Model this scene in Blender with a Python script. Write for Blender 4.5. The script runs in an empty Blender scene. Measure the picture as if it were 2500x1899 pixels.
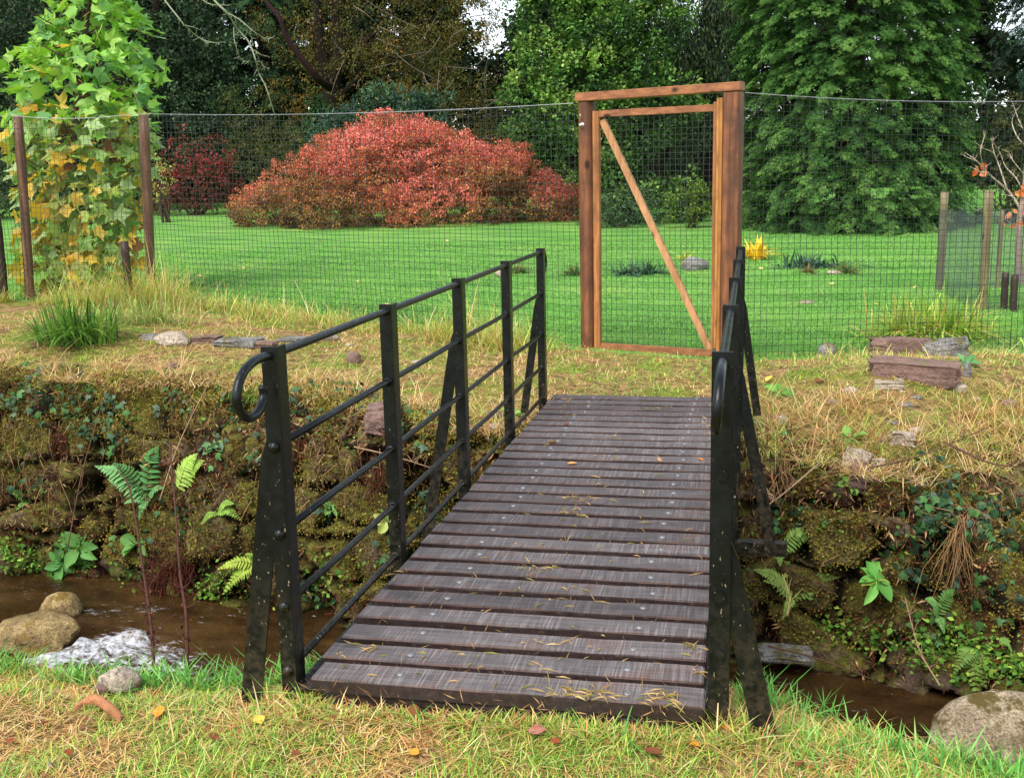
import bpy, bmesh, math, random
import numpy as np
from mathutils import Vector, Matrix
rng = np.random.default_rng(7)
random.seed(7)
PI = math.pi
scene = bpy.context.scene
C = scene.collection

# ------------------------------------------------------------------ camera
PW, PH, FPX = 2500, 1899, 2721.0
yaw, pitch, roll = .2139, .1885, -.0222
CAM = np.array([1.147, -3.24, 1.6])
fw = np.array([-math.sin(yaw)*math.cos(pitch), math.cos(yaw)*math.cos(pitch), -math.sin(pitch)])
rt0 = np.array([math.cos(yaw), math.sin(yaw), 0.]); up0 = np.cross(rt0, fw)
rt = rt0*math.cos(roll)+up0*math.sin(roll); up = -rt0*math.sin(roll)+up0*math.cos(roll)
KP = 2500/2212.0
def ray(px, py): return rt*(px*KP-PW/2)/FPX + up*(PH/2-py*KP)/FPX + fw
def az(px, py, z):
    d = ray(px, py); return CAM + d*(z-CAM[2])/d[2]
def ad(px, py, D): return CAM + ray(px, py)*D
cam_d = bpy.data.cameras.new('camera'); cam = bpy.data.objects.new('camera', cam_d); C.objects.link(cam)
m = Matrix.Identity(4)
for i in range(3):
    m[i][0], m[i][1], m[i][2], m[i][3] = rt[i], up[i], -fw[i], CAM[i]
cam.matrix_world = m
cam_d.sensor_width = 36; cam_d.lens = FPX/PW*36; cam_d.clip_end = 2000; cam_d.clip_start = .05
scene.camera = cam

# ------------------------------------------------------------------ colour + noise helpers
def c(r, g, b):
    f = lambda v: (v/255/12.92 if v/255 <= .04045 else ((v/255+.055)/1.055)**2.4)
    return np.array([f(r), f(g), f(b)])
def _h(ix, iy, iz):
    n = (ix*374761393 + iy*668265263 + iz*1274126177) & 0xffffffff
    n = ((n ^ (n >> 13))*1274126177) & 0xffffffff
    n = n ^ (n >> 16)
    return (n & 0xffff)/65535.0
def vnoise(P):
    P = np.asarray(P, float); i = np.floor(P).astype(np.int64); f = P-i; u = f*f*(3-2*f)
    r = 0
    for a in (0, 1):
        for b in (0, 1):
            for d in (0, 1):
                w = (u[:, 0] if a else 1-u[:, 0])*(u[:, 1] if b else 1-u[:, 1])*(u[:, 2] if d else 1-u[:, 2])
                r = r + w*_h(i[:, 0]+a, i[:, 1]+b, i[:, 2]+d)
    return r
def fbm(P, s=1., o=4):
    P = np.asarray(P, float)*s; r = 0; a = .5; t = 0
    for k in range(o):
        r = r + a*vnoise(P+17.3*k); t += a; a *= .5; P = P*2.03
    return r/t
def xyz(x, y, z=0.): 
    x, y, z = np.broadcast_arrays(np.asarray(x, float), np.asarray(y, float), np.asarray(z, float))
    return np.stack([x.ravel(), y.ravel(), z.ravel()], 1)
def sm(a, b, x):
    t = np.clip((x-a)/(b-a), 0, 1); return t*t*(3-2*t)

# ------------------------------------------------------------------ mesh + object helpers
class MB:
    """collects geometry (tris and quads) with a colour per vertex"""
    def __init__(s): s.v = []; s.f3 = []; s.f4 = []; s.c = []; s.n = 0
    def add(s, V, F, col=(.5, .5, .5)):
        V = np.asarray(V, float); col = np.asarray(col, float)
        if col.ndim == 1: col = np.tile(col, (len(V), 1))
        F = np.asarray(F)
        if len(F):
            (s.f3 if F.shape[1] == 3 else s.f4).append(F+s.n)
        s.v.append(V); s.c.append(col); s.n += len(V); return s
    def faces(s, F):
        F = np.asarray(F); (s.f3 if F.shape[1] == 3 else s.f4).append(F); return s
    def box(s, x0, x1, y0, y1, z0, z1, col=(.5, .5, .5), M=None):
        V = np.array([(x, y, z) for x in (x0, x1) for y in (y0, y1) for z in (z0, z1)], float)
        F = [(0, 1, 3, 2), (4, 6, 7, 5), (0, 4, 5, 1), (2, 3, 7, 6), (0, 2, 6, 4), (1, 5, 7, 3)]
        if M is not None: V = V@M[0].T+M[1]
        return s.add(V, F, col)
    def tube(s, pts, rad, n=8, col=(.5, .5, .5), cap=True):
        pts = np.asarray(pts, float); k = len(pts)
        rad = np.broadcast_to(np.asarray(rad, float), (k,))
        T = np.gradient(pts, axis=0); T /= np.linalg.norm(T, axis=1)[:, None]+1e-9
        a = np.array([0, 0, 1.]) if abs(T[0][2]) < .9 else np.array([1., 0, 0])
        V = []
        N = np.cross(T[0], a); N /= np.linalg.norm(N)
        for i in range(k):
            N = N-T[i]*(N@T[i]); N /= np.linalg.norm(N)+1e-9; B = np.cross(T[i], N)
            th = np.arange(n)*2*PI/n
            V.append(pts[i]+rad[i]*(np.cos(th)[:, None]*N+np.sin(th)[:, None]*B))
        V = np.concatenate(V)
        F = [(i*n+j, i*n+(j+1) % n, (i+1)*n+(j+1) % n, (i+1)*n+j) for i in range(k-1) for j in range(n)]
        if cap:
            V = np.concatenate([V, pts[:1], pts[-1:]])
            s.add(V, F, col); b = s.n-len(V)
            s.faces([(b+k*n, b+(j+1) % n, b+j) for j in range(n)]+[(b+k*n+1, b+(k-1)*n+j, b+(k-1)*n+(j+1) % n) for j in range(n)])
            return s
        return s.add(V, F, col)
def mesh(name, mb, mat, off=(0, 0, 0), smooth=False):
    me = bpy.data.meshes.new(name)
    V = np.concatenate(mb.v)-np.asarray(off); Cc = np.concatenate(mb.c)
    f3 = np.concatenate(mb.f3) if mb.f3 else np.zeros((0, 3), int)
    f4 = np.concatenate(mb.f4) if mb.f4 else np.zeros((0, 4), int)
    me.vertices.add(len(V)); me.vertices.foreach_set('co', V.astype(np.float32).ravel())
    nl = f3.size+f4.size; me.loops.add(nl); me.polygons.add(len(f3)+len(f4))
    me.loops.foreach_set('vertex_index', np.concatenate([f3.ravel(), f4.ravel()]).astype(np.int32))
    me.polygons.foreach_set('loop_start', np.concatenate([np.arange(len(f3))*3, f3.size+np.arange(len(f4))*4]).astype(np.int32))
    me.polygons.foreach_set('use_smooth', np.full(len(f3)+len(f4), bool(smooth)))
    at = me.attributes.new('Col', 'FLOAT_COLOR', 'POINT')
    at.data.foreach_set('color', np.concatenate([Cc, np.ones((len(Cc), 1))], 1).astype(np.float32).ravel())
    me.update(calc_edges=True); me.validate()
    me.materials.append(mat)
    return me
WORLD = {}
def obj(name, mb, mat, parent=None, origin=None, smooth=False, label=None):
    """links the collected geometry (given in world coordinates) as ONE mesh object"""
    if parent is not None: off = WORLD[parent]
    else: off = np.zeros(3) if origin is None else np.asarray(origin, float)
    o = bpy.data.objects.new(name, mesh(name, mb, mat, off, smooth)); C.objects.link(o)
    if parent is not None: o.parent = parent
    else: o.location = off
    WORLD[o] = off
    if label: o['label'] = label
    return o
def tag(o, label=None, cat=None, group=None, kind=None):
    for k, v in (('label', label), ('category', cat), ('group', group), ('kind', kind)):
        if v: o[k] = v
    return o
def thing(name, label, cat, loc, group=None):
    o = bpy.data.objects.new(name, None); C.objects.link(o); o.location = loc; o.empty_display_size = .1
    WORLD[o] = np.asarray(loc, float)
    return tag(o, label, cat, group)
def copy_tree(o, loc, parent=None):
    r = o.copy(); C.objects.link(r); r.location = loc
    if parent is not None: r.parent = parent
    for ch in o.children:
        d = ch.copy(); C.objects.link(d); d.parent = r
    return r
def nrm(a): return a/(np.linalg.norm(a, axis=-1, keepdims=True)+1e-9)
def frames(axis, normal):
    y = nrm(axis); x = nrm(np.cross(y, normal)); z = np.cross(x, y)
    return np.stack([x, y, z], 2)
def scatter(mb, tv, tf, pos, R, s, col):
    """copies of a leaf or blade template (axis +Y, face +Z)"""
    tv = np.asarray(tv, float); tf = np.asarray(tf); N, n = len(pos), len(tv)
    s = np.asarray(s, float)
    if s.ndim == 1: s = s[:, None]
    if s.shape[1] == 1: s = np.repeat(s, 3, 1)
    V = np.einsum('nij,nkj->nki', R, tv[None]*s[:, None, :])+pos[:, None]
    F = tf[None]+(np.arange(N)*n)[:, None, None]
    mb.add(V.reshape(-1, 3), F.reshape(-1, tf.shape[1]), np.repeat(col, n, 0))
def pal(cols, n, jit=.15, w=None, idx=None):
    cols = np.array(cols)
    if idx is None: idx = rng.choice(len(cols), n, p=None if w is None else np.array(w)/sum(w))
    k = cols[idx]*(1+jit*rng.standard_normal((n, 1)))*(1+.05*rng.standard_normal((n, 3)))
    return np.clip(k, .002, .9)
LEAF = (np.array([(0, 0, 0), (-.3, .45, .07), (0, 1, -.06), (.3, .45, .07)]), np.array([(0, 3, 2), (0, 2, 1)]))
NEEDLE = (np.array([(0, 0, 0), (-.13, .5, .03), (0, 1, -.12), (.13, .5, .03)]), np.array([(0, 3, 2), (0, 2, 1)]))
def blade(b, w=.5):
    t = np.linspace(0, 1, 4); V = []
    for k in t[:-1]: V += [(-w*(1-.5*k*k), k-b*.35*k*k, b*k*k), (w*(1-.5*k*k), k-b*.35*k*k, b*k*k)]
    V.append((0, 1-b*.4, b)); return np.array(V), np.array([(0, 1, 3, 2), (2, 3, 5, 4)]), np.array([(4, 5, 6)])
def blades(mb, pos, h, w, bend, lean, col):
    """grass blades: height h, width w, bend template index, lean amount"""
    N = len(pos); az_ = rng.uniform(0, 2*PI, N)
    d = np.stack([np.cos(az_), np.sin(az_), np.zeros(N)], 1)
    ax = nrm(np.array([0, 0, 1.])+d*lean[:, None]); R = frames(ax, d*-1+np.array([0, 0, .01]))
    for bi, bv in enumerate((.15, .45, .8)):
        k = bend == bi
        if not k.any(): continue
        tv, q, t = blade(-bv if True else bv); n = len(tv)
        s = np.stack([w[k], h[k], h[k]], 1)
        V = np.einsum('nij,nkj->nki', R[k], tv[None]*s[:, None, :])+pos[k][:, None]
        o = (np.arange(k.sum())*n)[:, None, None]
        b0 = mb.n
        mb.add(V.reshape(-1, 3), (q[None]+o).reshape(-1, 4), np.repeat(col[k], n, 0))
        mb.faces((t[None]+o).reshape(-1, 3)+b0)

# ------------------------------------------------------------------ materials
def newmat(name):
    mt = bpy.data.materials.new(name); mt.use_nodes = True
    nt = mt.node_tree; nt.nodes.clear()
    out = nt.nodes.new('ShaderNodeOutputMaterial'); b = nt.nodes.new('ShaderNodeBsdfPrincipled')
    nt.links.new(b.outputs[0], out.inputs[0])
    return mt, nt, b, out
class NT:
    def __init__(s, nt): s.nt = nt
    def n(s, t, **kw):
        o = s.nt.nodes.new(t)
        for k, v in kw.items():
            if k.startswith('i_'):
                key = k[2:]; key = int(key) if key.isdigit() else key.replace('_', ' ')
                if isinstance(v, bpy.types.NodeSocket): s.nt.links.new(v, o.inputs[key])
                else: o.inputs[key].default_value = v
            else: setattr(o, k, v)
        return o
    def noise(s, vec, scale, detail=4, rough=.55):
        return s.n('ShaderNodeTexNoise', i_Vector=vec, i_Scale=scale, i_Detail=detail, i_Roughness=rough).outputs[0]
    def ramp(s, fac, stops):
        r = s.n('ShaderNodeValToRGB', i_0=fac); e = r.color_ramp.elements
        while len(e) > 1: e.remove(e[-1])
        e[0].position = stops[0][0]; e[0].color = (*stops[0][1], 1)
        for p, cl in stops[1:]:
            k = e.new(p); k.color = (*cl, 1)
        return r.outputs[0]
    def val(s, fac, a, b):
        return s.n('ShaderNodeMapRange', i_0=fac, i_1=a, i_2=b).outputs[0]
    def mix(s, f, a, b, mode='MIX'):
        o = s.nt.nodes.new('ShaderNodeMix'); o.data_type = 'RGBA'; o.blend_type = mode
        for k, v in ((0, f), (6, a), (7, b)):
            if isinstance(v, bpy.types.NodeSocket): s.nt.links.new(v, o.inputs[k])
            else: o.inputs[k].default_value = v if k == 0 else (*v, 1)
        return o.outputs[2]
    def math(s, op, a, b=0.):
        return s.n('ShaderNodeMath', operation=op, i_0=a, i_1=b).outputs[0]
    def mapv(s, vec, scale=(1, 1, 1), loc=(0, 0, 0)):
        return s.n('ShaderNodeMapping', i_Vector=vec, i_Scale=scale, i_Location=loc).outputs[0]
    def bump(s, h, st, dist=.01):
        return s.n('ShaderNodeBump', i_Height=h, i_Strength=st, i_Distance=dist).outputs[0]
def leafmat(name, rough=.5, trans=.25, spec=.35, tcol=(1.1, 1.25, .6)):
    mt, nt, b, out = newmat(name); N = NT(nt)
    col = N.n('ShaderNodeAttribute', attribute_name='Col').outputs[0]
    nt.links.new(col, b.inputs['Base Color']); b.inputs['Roughness'].default_value = rough
    b.inputs['Specular IOR Level'].default_value = spec
    tr = N.n('ShaderNodeBsdfTranslucent', i_Color=N.mix(1., col, tcol, 'MULTIPLY'))
    mx = N.n('ShaderNodeMixShader', i_0=trans, i_1=b.outputs[0], i_2=tr.outputs[0])
    nt.links.new(mx.outputs[0], out.inputs[0]); return mt
M_leaf = leafmat('leaf_surface', .55, .25, .18, (1.1, 1.2, .7)); M_red = leafmat('autumn_leaf_surface', .65, .22, .15, (1.1, 1., .85))
M_conifer = leafmat('conifer_spray', .65, .2, .12); M_gloss = leafmat('glossy_leaf', .45, .15, .22)
M_grass = leafmat('grass_blade', .55, .28, .22, (1.1, 1.15, .8)); M_tulip = leafmat('large_thin_leaf', .45, .38, .35, (1.1, 1.15, .5))
M_moss = leafmat('moss_tuft', .9, .1, .1); M_dry = leafmat('dry_litter', .8, .15, .15, (1.1, .95, .7))

def colmat(name, rough=.8, spec=.3, nscale=30, amt=.5, bump=.5, bscale=60, bdist=.01):
    """vertex tint broken up by noise"""
    mt, nt, b, out = newmat(name); N = NT(nt)
    P = N.n('ShaderNodeNewGeometry').outputs['Position']
    col = N.n('ShaderNodeAttribute', attribute_name='Col').outputs[0]
    f = N.ramp(N.noise(P, nscale, 6, .65), [(.25, (1-amt,)*3), (.55, (1,)*3), (.8, (1+amt*.8,)*3)])
    nt.links.new(N.mix(1., col, f, 'MULTIPLY'), b.inputs['Base Color'])
    b.inputs['Roughness'].default_value = rough; b.inputs['Specular IOR Level'].default_value = spec
    nt.links.new(N.bump(N.noise(P, bscale, 6, .6), bump, bdist), b.inputs['Normal'])
    return mt
M_bark = colmat('bark', .9, .15, 14, .55, 1., 22, .03)
M_twig = colmat('twig_bark', .85, .2, 60, .4, .5, 90, .003)
M_soil = colmat('soil', .95, .15, 35, .55, 1., 60, .02)
M_fine = colmat('fine_rock', .85, .25, 40, .45, .8, 70, .008)

def rockmat(name, base, dark, moss, mossamt=.5, sp_=1.):
    mt, nt, b, out = newmat(name); N = NT(nt)
    g = N.n('ShaderNodeNewGeometry'); P = g.outputs['Position']
    a = N.ramp(N.noise(P, 7, 8, .7), [(.3, dark), (.6, base)])
    sp = N.ramp(N.noise(P, 75, 3, .6), [(.35, (.45,)*3), (.5, (1,)*3), (.68, (1.5,)*3)])
    a = N.mix(sp_, a, sp, 'MULTIPLY')
    mk = N.val(N.math('ADD', N.noise(P, 5, 6, .7), N.math('MULTIPLY', N.n('ShaderNodeSeparateXYZ', i_0=g.outputs['Normal']).outputs[2], .08)), .62-mossamt*.2, .7-mossamt*.2)
    a = N.mix(mk, a, moss)
    nt.links.new(a, b.inputs['Base Color']); b.inputs['Roughness'].default_value = .75
    b.inputs['Specular IOR Level'].default_value = .3
    nt.links.new(N.bump(N.math('ADD', N.noise(P, 28, 8, .7), N.noise(P, 9, 5, .6)), 1., .03), b.inputs['Normal']); return mt
M_boulder = rockmat('granite_boulder', c(178, 160, 132), c(110, 92, 66), c(96, 82, 36), .35)
M_wetboulder = rockmat('wet_mossy_boulder', c(172, 148, 98), c(78, 58, 34), c(118, 94, 40), .34)
M_slate = rockmat('brown_slate', c(140, 112, 100), c(100, 78, 70), c(120, 110, 72), .05, .35)
M_pale = rockmat('pale_stone', c(188, 172, 152), c(130, 114, 96), c(118, 108, 60), .1)
M_grey = rockmat('grey_stone', c(140, 136, 130), c(92, 88, 84), c(98, 92, 50), .2)

def metal(name):
    mt, nt, b, out = newmat(name); N = NT(nt)
    g = N.n('ShaderNodeNewGeometry'); P = g.outputs['Position']
    z = N.n('ShaderNodeSeparateXYZ', i_0=P).outputs[2]
    base = N.ramp(N.noise(P, 9, 5, .6), [(.3, (.002, .003, .0027)), (.7, (.006, .0085, .007))])
    sp = N.val(N.noise(N.mapv(P, (1, 1, .45)), 95, 2, .5), .70, .73)
    low = N.val(z, .75, -.1)
    sp = N.math('MULTIPLY', sp, N.math('ADD', N.math('MULTIPLY', low, .85), .12))
    a = N.mix(sp, base, c(170, 155, 125))
    mud = N.math('MULTIPLY', N.val(N.noise(P, 30, 6, .7), .42, .62), N.val(z, .42, -.1))
    a = N.mix(N.math('MULTIPLY', mud, .55), a, c(78, 66, 50))
    nt.links.new(a, b.inputs['Base Color'])
    nt.links.new(N.ramp(N.noise(P, 25, 4, .6), [(.3, (.22,)*3), (.7, (.42,)*3)]), b.inputs['Roughness'])
    b.inputs['Specular IOR Level'].default_value = .28
    nt.links.new(N.bump(N.noise(P, 120, 4, .6), .25, .002), b.inputs['Normal']); return mt
M_metal = metal('black_paint')

def deckmat():
    mt, nt, b, out = newmat('weathered_deck_board'); N = NT(nt)
    co = N.n('ShaderNodeTexCoord').outputs['Object']; rn = N.n('ShaderNodeObjectInfo').outputs['Random']
    off = N.n('ShaderNodeCombineXYZ', i_0=N.math('MULTIPLY', rn, 37.), i_1=N.math('MULTIPLY', rn, 91.), i_2=rn).outputs[0]
    P = N.n('ShaderNodeVectorMath', operation='ADD', i_0=co, i_1=off).outputs[0]
    grain = N.noise(N.mapv(P, (2.2, 60, 30)), 1.6, 8, .65)
    saw = N.noise(N.mapv(P, (150, 3.5, 1)), 1., 3, .6)
    blot = N.noise(P, 5, 5, .6)
    a = N.ramp(grain, [(.22, c(40, 35, 34)), (.5, c(82, 76, 74)), (.78, c(116, 110, 108))])
    a = N.mix(N.math('MULTIPLY', N.val(saw, .45, .75), N.val(blot, .35, .6)), a, c(142, 138, 137))
    tone = N.ramp(rn, [(0, (.66, .62, .61)), (.5, (.93, .91, .90)), (1, (1.22, 1.15, 1.12))])
    a = N.mix(1., a, tone, 'MULTIPLY')
    a = N.mix(N.math('MULTIPLY', N.val(blot, .55, .72), .5), a, c(96, 68, 58))
    y = N.n('ShaderNodeSeparateXYZ', i_0=co).outputs[1]
    edge = N.math('MULTIPLY', N.val(N.math('ABSOLUTE', y), .058, .073), N.val(N.noise(P, 9, 4, .6), .4, .6))
    a = N.mix(N.math('MULTIPLY', edge, .7), a, c(120, 90, 78))
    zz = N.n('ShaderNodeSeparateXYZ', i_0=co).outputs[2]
    side_dark = N.val(N.math('ADD', zz, N.math('MULTIPLY', N.math('SUBTRACT', grain, .5), .012)), .0225, .0195)  # dirty wet board sides, darkened in the colour so the gaps read
    a = N.mix(side_dark, a, N.ramp(N.noise(P, 40, 5, .7), [(.35, c(34, 24, 22)), (.6, c(52, 38, 34)), (.75, c(92, 74, 54))]))
    nt.links.new(a, b.inputs['Base Color'])
    nt.links.new(N.ramp(blot, [(.3, (.4,)*3), (.7, (.68,)*3)]), b.inputs['Roughness'])
    b.inputs['Specular IOR Level'].default_value = .4
    nt.links.new(N.bump(N.math('ADD', grain, N.math('MULTIPLY', saw, .5)), .5, .004), b.inputs['Normal']); return mt
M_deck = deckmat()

def gatewood(name, light, mid, dark, axis):
    """stained softwood: grain along the piece (axis = which world axis the grain follows: 'z' or 'x')"""
    mt, nt, b, out = newmat(name); N = NT(nt)
    co = N.n('ShaderNodeTexCoord').outputs['Object']; rn = N.n('ShaderNodeObjectInfo').outputs['Random']
    off = N.n('ShaderNodeCombineXYZ', i_0=N.math('MULTIPLY', rn, 13.), i_1=rn, i_2=N.math('MULTIPLY', rn, 29.)).outputs[0]
    P = N.n('ShaderNodeVectorMath', operation='ADD', i_0=co, i_1=off).outputs[0]
    sc = (26, 26, 1.2) if axis == 'z' else (1.2, 26, 26)
    w = N.n('ShaderNodeVectorMath', operation='ADD', i_0=N.mapv(P, sc), i_1=N.n('ShaderNodeTexNoise', i_Vector=P, i_Scale=3., i_Detail=2).outputs[1]).outputs[0]
    g = N.noise(w, 1., 6, .6)
    a = N.ramp(g, [(.25, dark), (.5, mid), (.75, light)])
    a = N.mix(N.math('MULTIPLY', N.val(N.noise(P, 3.2, 5, .65), .45, .68), .8), a, dark)
    ksc = (1, 1, .55) if axis == 'z' else (.55, 1, 1)
    vo = N.n('ShaderNodeTexVoronoi', i_Vector=N.mapv(P, ksc), i_Scale=4.2).outputs['Distance']
    a = N.mix(N.val(vo, .14, .07), a, c(46, 24, 14))
    nt.links.new(a, b.inputs['Base Color']); b.inputs['Roughness'].default_value = .55
    b.inputs['Specular IOR Level'].default_value = .3
    nt.links.new(N.bump(g, .35, .004), b.inputs['Normal']); return mt
M_gatepost = gatewood('stained_post_timber', c(150, 98, 60), c(112, 70, 43), c(66, 43, 30), 'z')
M_gatestile = gatewood('stained_stile_timber', c(180, 125, 72), c(148, 97, 54), c(98, 64, 38), 'z')
M_gaterail = gatewood('stained_rail_timber', c(174, 118, 76), c(142, 92, 57), c(96, 61, 40), 'x')
M_brace = gatewood('pale_brace_timber', c(200, 158, 110), c(174, 128, 84), c(128, 88, 56), 'z')
M_bead = gatewood('yellow_bead_timber', c(190, 138, 72), c(160, 108, 50), c(112, 72, 36), 'z')
M_fencepost = gatewood('brown_fence_post', c(134, 100, 74), c(106, 76, 54), c(68, 48, 36), 'z')
M_oldpost = gatewood('greenish_old_post', c(150, 142, 100), c(118, 106, 74), c(82, 72, 52), 'z')
M_darkpost = gatewood('dark_old_post', c(76, 60, 50), c(56, 42, 36), c(34, 26, 22), 'z')

def plain(name, col, rough=.5, metallic=0., spec=.5):
    mt, nt, b, out = newmat(name); N = NT(nt)
    P = N.n('ShaderNodeNewGeometry').outputs['Position']
    a = N.ramp(N.noise(P, 40, 4, .6), [(.3, tuple(np.array(col)*.75)), (.7, tuple(np.array(col)*1.2))])
    nt.links.new(a, b.inputs['Base Color']); b.inputs['Roughness'].default_value = rough
    b.inputs['Metallic'].default_value = metallic; b.inputs['Specular IOR Level'].default_value = spec
    return mt
M_net = plain('black_netting', (.012, .018, .013), .45)
M_finenet = plain('grey_fine_netting', (.10, .11, .12), .5)
M_wire = plain('galvanised_wire', (.34, .35, .36), .45, .6)
M_steel = plain('bright_steel', (.62, .62, .63), .32, .9)
M_bolt = plain('dull_bolt', (.20, .20, .20), .5, .5)

# ------------------------------------------------------------------ world + light
sun_el, sun_az = math.radians(52), math.radians(200)     # azimuth measured like sun_rotation (0 = +Y, clockwise)
w = bpy.data.worlds.new('World'); scene.world = w; w.use_nodes = True
nt = w.node_tree; nt.nodes.clear(); N = NT(nt)
sky = N.n('ShaderNodeTexSky', sky_type='NISHITA', sun_disc=False, sun_elevation=sun_el, sun_rotation=sun_az, air_density=1.2, dust_density=1.2, ozone_density=1.)
hsv = N.n('ShaderNodeHueSaturation', i_Saturation=.5, i_Color=sky.outputs[0])
cl = N.noise(N.mapv(N.n('ShaderNodeTexCoord').outputs['Generated'], (1, 1, 2.4)), 2.2, 5, .55)
cloud = N.mix(1., hsv.outputs[0], N.ramp(cl, [(.35, (.9, .93, 1.)), (.65, (1.12, 1.1, 1.08))]), 'MULTIPLY')
bg = N.n('ShaderNodeBackground', i_Color=cloud, i_Strength=.11)
nt.links.new(bg.outputs[0], N.n('ShaderNodeOutputWorld').inputs[0])
sd = bpy.data.lights.new('sun', 'SUN'); sd.energy = 1.6; sd.angle = math.radians(38); sd.color = (1, .95, .88)
so = bpy.data.objects.new('sun', sd); C.objects.link(so)
dirv = Vector((math.sin(sun_az)*math.cos(sun_el), math.cos(sun_az)*math.cos(sun_el), math.sin(sun_el)))
so.rotation_euler = dirv.to_track_quat('Z', 'Y').to_euler(); so.location = (0, -5, 12)
scene.view_settings.view_transform = 'Standard'; scene.view_settings.look = 'None'
scene.view_settings.exposure = 1.45; scene.view_settings.gamma = 1
scene.cycles.max_bounces = 6; scene.cycles.transparent_max_bounces = 8
scene.cycles.caustics_reflective = False; scene.cycles.caustics_refractive = False

# ================================================================== SETTING
def lin(x, pts):
    p = np.array(pts); return np.interp(x, p[:, 0], p[:, 1])
def yt(x): return lin(x, [(-60, 12), (-12, 6.1), (-5.4, 5.5), (-4.2, 5.46), (-3.1, 5.32), (-2.3, 5.16), (-1.6, 4.8), (-.8, 4.42), (-.2, 4.34), (1.1, 4.36), (1.4, 4.5), (1.75, 4.42), (2.1, 4.35), (2.45, 4.5), (2.95, 4.9), (4, 5.2), (60, 2)])
def zt(x): return lin(x, [(-60, -.08), (-4, -.09), (-2.6, -.12), (-1.6, -.17), (-.6, -.21), (1.1, -.24), (1.5, -.36), (2.2, -.42), (3.2, -.40), (5, -.35), (60, -.3)])
def yb(x): return lin(x, [(-60, 9), (-12, 5.5), (-4.8, 4.88), (-4.2, 4.96), (-3.2, 4.52), (-2.4, 4.50), (-1.8, 4.40), (-1.2, 4.32), (1.2, 4.32), (1.45, 4.38), (2., 4.16), (2.4, 3.92), (2.8, 3.62), (3.6, 3.0), (60, -1)])
def yn(x): return lin(x, [(-60, 2), (-8, .7), (-1.6, .24), (-1.02, .18), (-.65, .24), (-.3, .34), (1.25, .40), (1.6, .22), (2.05, .02), (3, -.4), (60, -3)])
def zlawn(y): return -.1+.035*np.clip(y-9, 0, 25)
def zfar(x, y):
    flat = lin(x, [(-60, .15), (-6, .15), (-3.2, .05), (-1.2, -.08), (1.2, -.1), (2, -.1), (5, -.1), (60, -.1)])
    d = y-yt(x); mound = .10*np.exp(-((x-2.25)/.8)**2)*np.exp(-((d-1.7)/.75)**2)
    z = zt(x)+(flat-zt(x))*(.6*np.sin(np.clip(d/1.7, 0, 1)*PI/2)+.4*sm(0, 1.9, d))+mound
    k = sm(9.2, 13, y); return z*(1-k)+zlawn(y)*k
def hit(px, py, f=zfar):
    d = ray(px, py); t = np.linspace(3, 90, 9000); P = CAM+d*t[:, None]
    k = np.argmax(P[:, 2] < f(P[:, 0], P[:, 1])); return P[k]
def grid(mb, X, Y, Z, col=(.5, .5, .5)):
    a, b = X.shape; i = np.arange(a*b).reshape(a, b)
    F = np.stack([i[:-1, :-1], i[1:, :-1], i[1:, 1:], i[:-1, 1:]], -1).reshape(-1, 4)
    return mb.add(np.stack([X, Y, Z], -1).reshape(-1, 3), F, col)

# colour fields shared by ground sheets and the blades that grow on them
STRAW = [c(196, 160, 96), c(176, 134, 78), c(206, 178, 122), c(150, 108, 66)]
GREEN = [c(122, 158, 52), c(98, 146, 46), c(146, 168, 62), c(84, 128, 44)]

def groundmat():
    mt, nt, b, out = newmat('bank_ground'); N = NT(nt)
    P = N.n('ShaderNodeNewGeometry').outputs['Position']
    n1 = N.noise(P, 2.1, 6, .65); n2 = N.noise(P, 11, 6, .7); n3 = N.noise(P, 60, 5, .7)
    a = N.ramp(n2, [(.3, c(84, 58, 40)), (.45, c(140, 108, 70)), (.58, c(186, 154, 100)), (.75, c(158, 158, 78))])
    a = N.mix(N.val(n1, .45, .6), a, N.ramp(n2, [(.3, c(84, 92, 38)), (.6, c(142, 156, 56)), (.8, c(180, 172, 80))]))
    a = N.mix(1., a, N.ramp(n3, [(.3, (.45,)*3), (.6, (1.1,)*3)]), 'MULTIPLY')
    nt.links.new(a, b.inputs['Base Color']); b.inputs['Roughness'].default_value = .95; b.inputs['Specular IOR Level'].default_value = .15
    nt.links.new(N.bump(N.math('ADD', n2, n3), 1., .03), b.inputs['Normal']); return mt
M_ground = groundmat()
def lawnmat():
    mt, nt, b, out = newmat('mown_lawn'); N = NT(nt)
    P = N.n('ShaderNodeNewGeometry').outputs['Position']
    n1 = N.noise(P, .55, 5, .6); n2 = N.noise(N.mapv(P, (1, 2.2, 1)), 7, 6, .7); n3 = N.noise(P, 55, 4, .75)
    a = N.ramp(n1, [(.3, c(92, 146, 62)), (.5, c(108, 162, 72)), (.7, c(130, 172, 80))])
    st = N.n('ShaderNodeTexWave', i_Vector=N.mapv(P, (.12, 1, 1)), i_Scale=.32, i_Distortion=1.2, wave_type='BANDS', bands_direction='Y').outputs[1]
    a = N.mix(1., a, N.ramp(st, [(.2, (.78, .84, .78)), (.8, (1.16, 1.10, 1.12))]), 'MULTIPLY')
    a = N.mix(1., a, N.ramp(n2, [(.3, (.72, .76, .7)), (.7, (1.2, 1.14, 1.2))]), 'MULTIPLY')
    a = N.mix(1., a, N.ramp(n3, [(.3, (.6, .66, .55)), (.65, (1.2, 1.15, 1.15))]), 'MULTIPLY')
    nt.links.new(a, b.inputs['Base Color']); b.inputs['Roughness'].default_value = .85; b.inputs['Specular IOR Level'].default_value = .2
    nt.links.new(N.bump(N.math('ADD', n2, n3), .8, .03), b.inputs['Normal']); return mt
M_lawn = lawnmat()

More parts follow.
